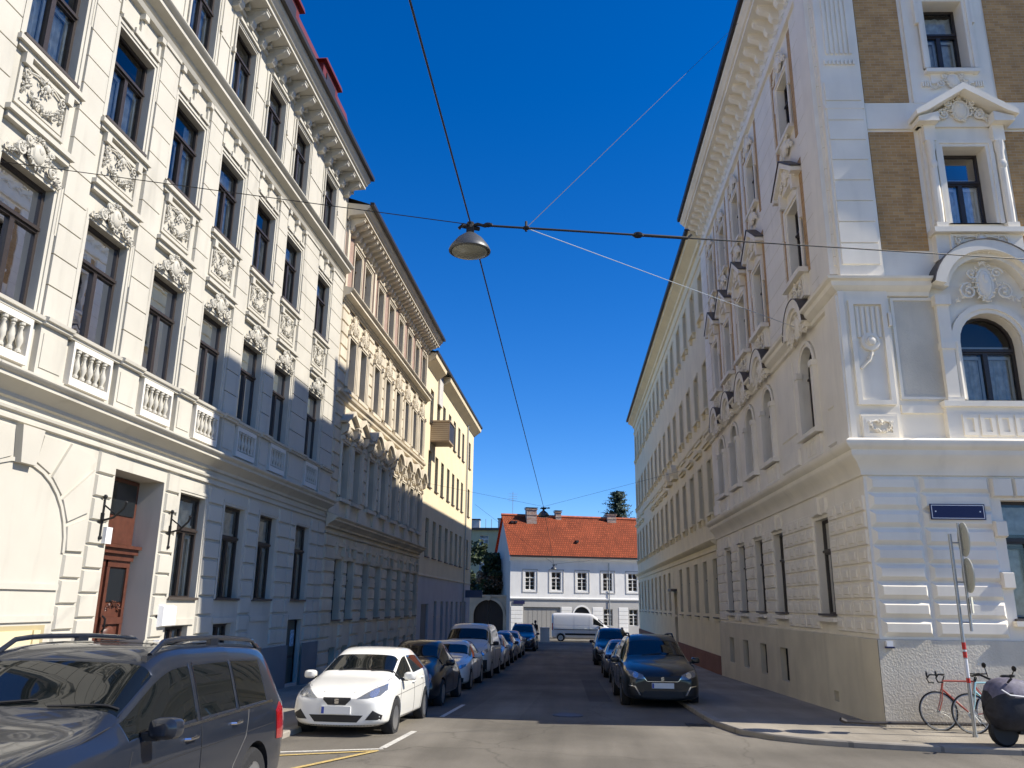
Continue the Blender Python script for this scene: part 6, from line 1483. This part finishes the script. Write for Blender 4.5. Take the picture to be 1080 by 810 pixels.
DUCATO = [(0, .34, .6, .85, .98, 1.0, .66, .74, .7, .58), (.08, .26, .6, 1.02, 1.12, 1.15, .88, .94, .88, .74), (.4, .24, .66, 1.18, 1.27, 1.31, .98, 1.0, .95, .8), (.7, .24, .7, 1.25, 1.38, 1.45, 1.0, 1.02, .98, .84), (1.35, .24, .72, 1.32, 2.0, 2.1, 1.0, 1.02, 1.0, .84), (1.75, .24, .72, 1.34, 2.22, 2.38, 1.0, 1.02, 1.0, .86), (2.0, .24, .72, 1.34, 2.25, 2.44, 1.0, 1.02, 1.0, .87), (3.2, .24, .72, 1.34, 2.27, 2.48, 1.0, 1.02, 1.0, .88), (5.1, .26, .72, 1.34, 2.27, 2.48, 1.0, 1.02, 1.0, .88), (5.35, .3, .72, 1.34, 2.2, 2.42, .99, 1.0, .98, .85), (5.41, .36, .7, 1.3, 2.1, 2.3, .94, .96, .94, .8)]
c_suv = paint('dark_blue_grey_paint', (.017, .022, .034), .2, .33); c_white = paint('white_car_paint', (.78, .77, .72)); c_mpv = paint('anthracite_paint', (.022, .025, .026), .2); c_blk = paint('black_car_paint', (.010, .011, .014)); c_sil = paint('light_silver_paint', (.68, .66, .62), .0); c_van = paint('off_white_van_paint', (.62, .60, .54))
HL_H = [(.34, .66), (.52, .665), (.70, .70), (.76, .78), (.70, .87), (.56, .80)]
HL_M = [(.42, .70), (.62, .71), (.80, .78), (.82, .90), (.66, .88), (.46, .80)]
GRP = 'cars parked along the street'
def x_suv(T, bvh, P):
    for pl in ([(1.5, 1.045), (1.9, 1.06), (4.1, 1.095), (4.1, 1.115), (1.9, 1.08), (1.5, 1.065)],):
        for s in ('right', 'left'):
            mb = patch(bvh, pl, s, .006, .04); link('chrome_trim', mb.mesh('chrome_trim', CH, 40), T)
    for pl in ([(-.55, 2.35), (.55, 2.35), (.55, 3.3), (-.55, 3.3)],):
        link('glass_roof', patch(bvh, pl, 'top', .004, .06).mesh('glass_roof', CG, 40), T)
suv = vehicle('parked_car', 'dark blue grey boxy estate car with roof rails, large in the lower left corner', 'car', SUV, [4, 5, 7, 9], [4], [11], (.88, 3.64), .365, .92, c_suv, GRP, spokes=5, lights=[(.46, .72), (.72, .74), (.80, .84), (.72, .92), (.48, .90)], tails=([(4.20, .74), (4.46, .72), (4.47, .98), (4.30, 1.08), (4.18, 1.0)], [(.58, .74), (.78, .74), (.80, .98), (.66, 1.04)]),
    grille=([(-.36, .6), (.36, .6), (.40, .86), (-.40, .86)],), black=(([(-.5, .34), (.5, .34), (.44, .48), (-.44, .48)], False),), plate=.52, mirror_y=1.5, mirror_z=1.10, mcol=c_suv, handles=((2.22, .98), (3.12, 1.0)),
    seams=([(1.28, .42), (1.26, .8), (1.34, 1.0)], [(2.42, .36), (2.42, 1.05)], [(3.44, 1.08), (3.36, .86), (3.12, .66), (2.98, .42)], [(1.4, .42), (2.9, .40)], [(.5, .84), (2.0, .88), (4.1, .90)]), rails=(1.95, 4.2, .62), hood=[(.66, .15), (.75, .4), (.77, .9), (.77, 1.24)], extra=x_suv)
place(suv, -3.90, 4.35, radians(.6))
hatch = vehicle('parked_car', 'white hatchback facing the crossing, half in the sun', 'car', HATCH, [4, 5, 7, 8], [4], [9], (.80, 3.27), .305, .845, c_white, GRP, tyre=.19, spokes=5, lights=HL_H, tails=([(3.8, .72), (3.98, .72), (3.95, .95), (3.8, .95)],),
    grille=([(-.15, .555), (.15, .555), (.24, .64), (.235, .672), (-.235, .672), (-.24, .64)],), black=(([(-.36, .29), (.36, .29), (.46, .40), (-.46, .40)], False), ([(.50, .33), (.74, .33), (.76, .40), (.62, .48)], True), ([(-.7, .19), (.7, .19), (.66, .245), (-.66, .245)], False)), plate=.475, pw=.50,
    mirror_y=1.28, mirror_z=.93, handles=((2.12, .82), (2.95, .86)), seams=([(1.1, .3), (1.08, .6), (1.2, .86)], [(2.2, .28), (2.2, .9)], [(3.08, .9), (3.0, .66), (2.86, .5), (2.8, .3)], [(1.1, .29), (2.8, .28)], [(.7, .66), (2, .70), (3.4, .74)]), hood=[(.25, .12), (.58, .36), (.66, .8), (.68, 1.02)], em=.615)
place(hatch, -4.02, 14.15, radians(-1.5))
def x_mpv(T, bvh, P): pass
mpv = vehicle('parked_car', 'dark anthracite people carrier, nearest car by the right kerb', 'car', MPV, [4, 5, 7, 9], [4], [10], (.95, 3.87), .33, .94, c_mpv, GRP, spokes=5, lights=HL_M, tails=([(4.5, .9), (4.72, .9), (4.68, 1.2), (4.5, 1.2)],),
    grille=([(-.34, .66), (.34, .66), (.44, .76), (-.44, .76)],), black=(([(-.5, .30), (.5, .30), (.44, .44), (-.44, .44)], False), ([(.58, .34), (.80, .34), (.82, .50), (.70, .52)], True)), chrome=(([(.38, .655), (.46, .76), (.445, .76), (.36, .655)], True), ([(-.36, .645), (.36, .645), (.36, .658), (-.36, .658)], False), ([(.52, .34), (.56, .34), (.66, .52), (.80, .55), (.80, .57), (.64, .545)], True)), plate=.56, em=.71,
    mirror_y=1.5, mirror_z=1.06, handles=((2.35, .92), (3.3, .94)), seams=([(1.3, .3), (1.28, .7), (1.4, .98)], [(2.44, .3), (2.44, 1.02)], [(3.44, .3), (3.44, 1.02)]), hood=[(.5, .12), (.68, .4), (.74, .85), (.75, 1.12)], rails=(2.3, 4.3, .58))
place(mpv, 2.03, 20.55, radians(1.2))
beetle = vehicle('parked_car', 'black rounded small car with round headlights behind the white hatchback', 'car', BEETLE, [4, 5, 7, 8], [4], [8, 9], (.80, 3.3), .315, .86, c_blk, GRP, lights=[(.56+.115*cos(2*pi*k/16), .665+.125*sin(2*pi*k/16)) for k in range(16)], grille=(), black=(([(-.45, .26), (.45, .26), (.5, .36), (-.5, .36)], False),), plate=.44, mirror_y=1.3, mirror_z=.96, handles=((2.1, .84),), seams=([(1.1, .3), (1.2, .9)], [(2.2, .3), (2.2, .9)]), hood=[(.35, .2), (.5, .5), (.6, 1.05)])
place(beetle, -4.02, 19.35, radians(-1))
sedan = vehicle('parked_car', 'pale silver estate car with tall dark grille, just before the off white van', 'car', SEDAN, [4, 5, 7, 9], [4], [10], (.88, 3.68), .32, .90, c_sil, GRP, lights=[(.44, .62), (.66, .64), (.80, .72), (.80, .78), (.62, .75), (.46, .70)], tails=([(4.45, .74), (4.62, .74), (4.6, .9), (4.45, .9)],),
    grille=([(-.24, .36), (.24, .36), (.36, .50), (.34, .68), (-.34, .68), (-.36, .50)],), black=(([(.44, .28), (.74, .28), (.76, .40), (.48, .44)], True),), chrome=(([(-.36, .68), (.36, .68), (.36, .695), (-.36, .695)], False),), plate=.47, mirror_y=1.6, mirror_z=.94, handles=((2.4, .82), (3.25, .84)), seams=([(1.4, .3), (1.5, .9)], [(2.5, .3), (2.5, .9)], [(3.33, .3), (3.33, .9)]), hood=[(.4, .12), (.62, .4), (.68, 1.0), (.7, 1.34)])
place(sedan, -4.05, 24.6, 0)
van = vehicle('parked_van', 'off white passenger van with black bumper, tallest in the left row of parked vehicles', 'van', VAN, [3, 4], [3], [9], (.95, 3.95), .335, .95, c_van, None, lights=[(.52, .82), (.74, .84), (.86, .98), (.84, 1.08), (.64, 1.0)], grille=([(-.42, .82), (.42, .82), (.46, .93), (-.46, .93)],), black=(([(-.84, .3), (.84, .3), (.84, .70), (-.84, .70)], False),), plate=.6, mirror_y=1.2, mirror_z=1.22, handles=((2.0, 1.02),), seams=([(1.2, .3), (1.25, 1.15)], [(2.1, .3), (2.1, 1.15)]), hood=[(.5, .12), (.7, .35), (.78, .75)], mcol=BK)
place(van, -4.05, 30.2, 0)
def more(src, col, label, x, y, old, rz=0, grp=GRP):
    c = copy_tree(src, None, (old, col)); c['label'] = label; place(c, x, y, rz); return c
more(hatch, c_sil, 'small silver hatchback just behind the off white van', -3.95, 36.0, c_white)
more(hatch, paint('dark_navy_paint', (.015, .02, .05), .3), 'dark navy hatchback right behind the small silver hatchback on the left', -3.95, 41.0, c_white)
more(sedan, paint('pearl_grey_paint', (.40, .41, .42), .4), 'pale grey estate car parked in front of the last dark people carrier on the left', -3.95, 45.9, c_sil)
more(mpv, paint('dark_blue_paint', (.012, .018, .05), .3), 'dark blue people carrier, last of the left row before the crossing', -3.6, 54.5, c_mpv)
more(hatch, paint('deep_blue_paint', (.012, .02, .06), .3), 'deep blue hatchback right behind the anthracite people carrier', 1.95, 26.6, c_white)
more(sedan, paint('mid_grey_paint', (.20, .21, .23), .5), 'mid grey estate car in the right row, second behind the people carrier', 1.9, 32.0, c_sil)
more(mpv, paint('black_blue_paint', (.012, .012, .018), .3), 'black people carrier, tall, farthest seen in the right row', 1.75, 40.5, c_mpv)
def x_duc(T, bvh, P):
    for pl in ([(1.5, .56), (4.2, .56), (4.2, .72), (1.5, .72)], [(1.2, 1.02), (5.2, 1.02), (5.2, 1.07), (1.2, 1.07)]):
        for s in ('right', 'left'): link('rub_strip', patch(bvh, pl, s, .012, .08).mesh('rub_strip', BK, 40), T)
    for s in ('right', 'left'): link('tail_light', patch(bvh, [(5.3, .95), (5.4, .95), (5.4, 1.6), (5.3, 1.6)], s, .01, .05).mesh('tail_light', RL, 40), T)
duc = vehicle('delivery_van', 'white high roof delivery van crossing in front of the white house', 'van', DUCATO, [3, 4], [3], [], (.95, 4.6), .34, 1.02, paint('white_van_paint', (.74, .74, .74)), None, lights=[(.6, .9), (.8, .95), (.88, 1.2), (.76, 1.24), (.64, 1.05)], grille=([(-.4, .8), (.4, .8), (.4, .9), (-.4, .9)],), black=(([(-.85, .32), (.85, .32), (.85, .66), (-.85, .66)], False),), plate=.55, mirror_y=1.05, mirror_z=1.45, handles=((1.95, 1.15), (2.4, 1.15)), seams=([(1.15, .4), (1.2, 1.3)], [(2.05, .4), (2.05, 2.2)], [(3.4, .4), (3.4, 2.2)], [(2.05, 1.42), (5.2, 1.42)], [(2.05, .7), (5.2, .7)]), mcol=BK, extra=x_duc)
duc.location = (3.2, 76.2, G(76)); duc.rotation_euler = (0, 0, radians(88))
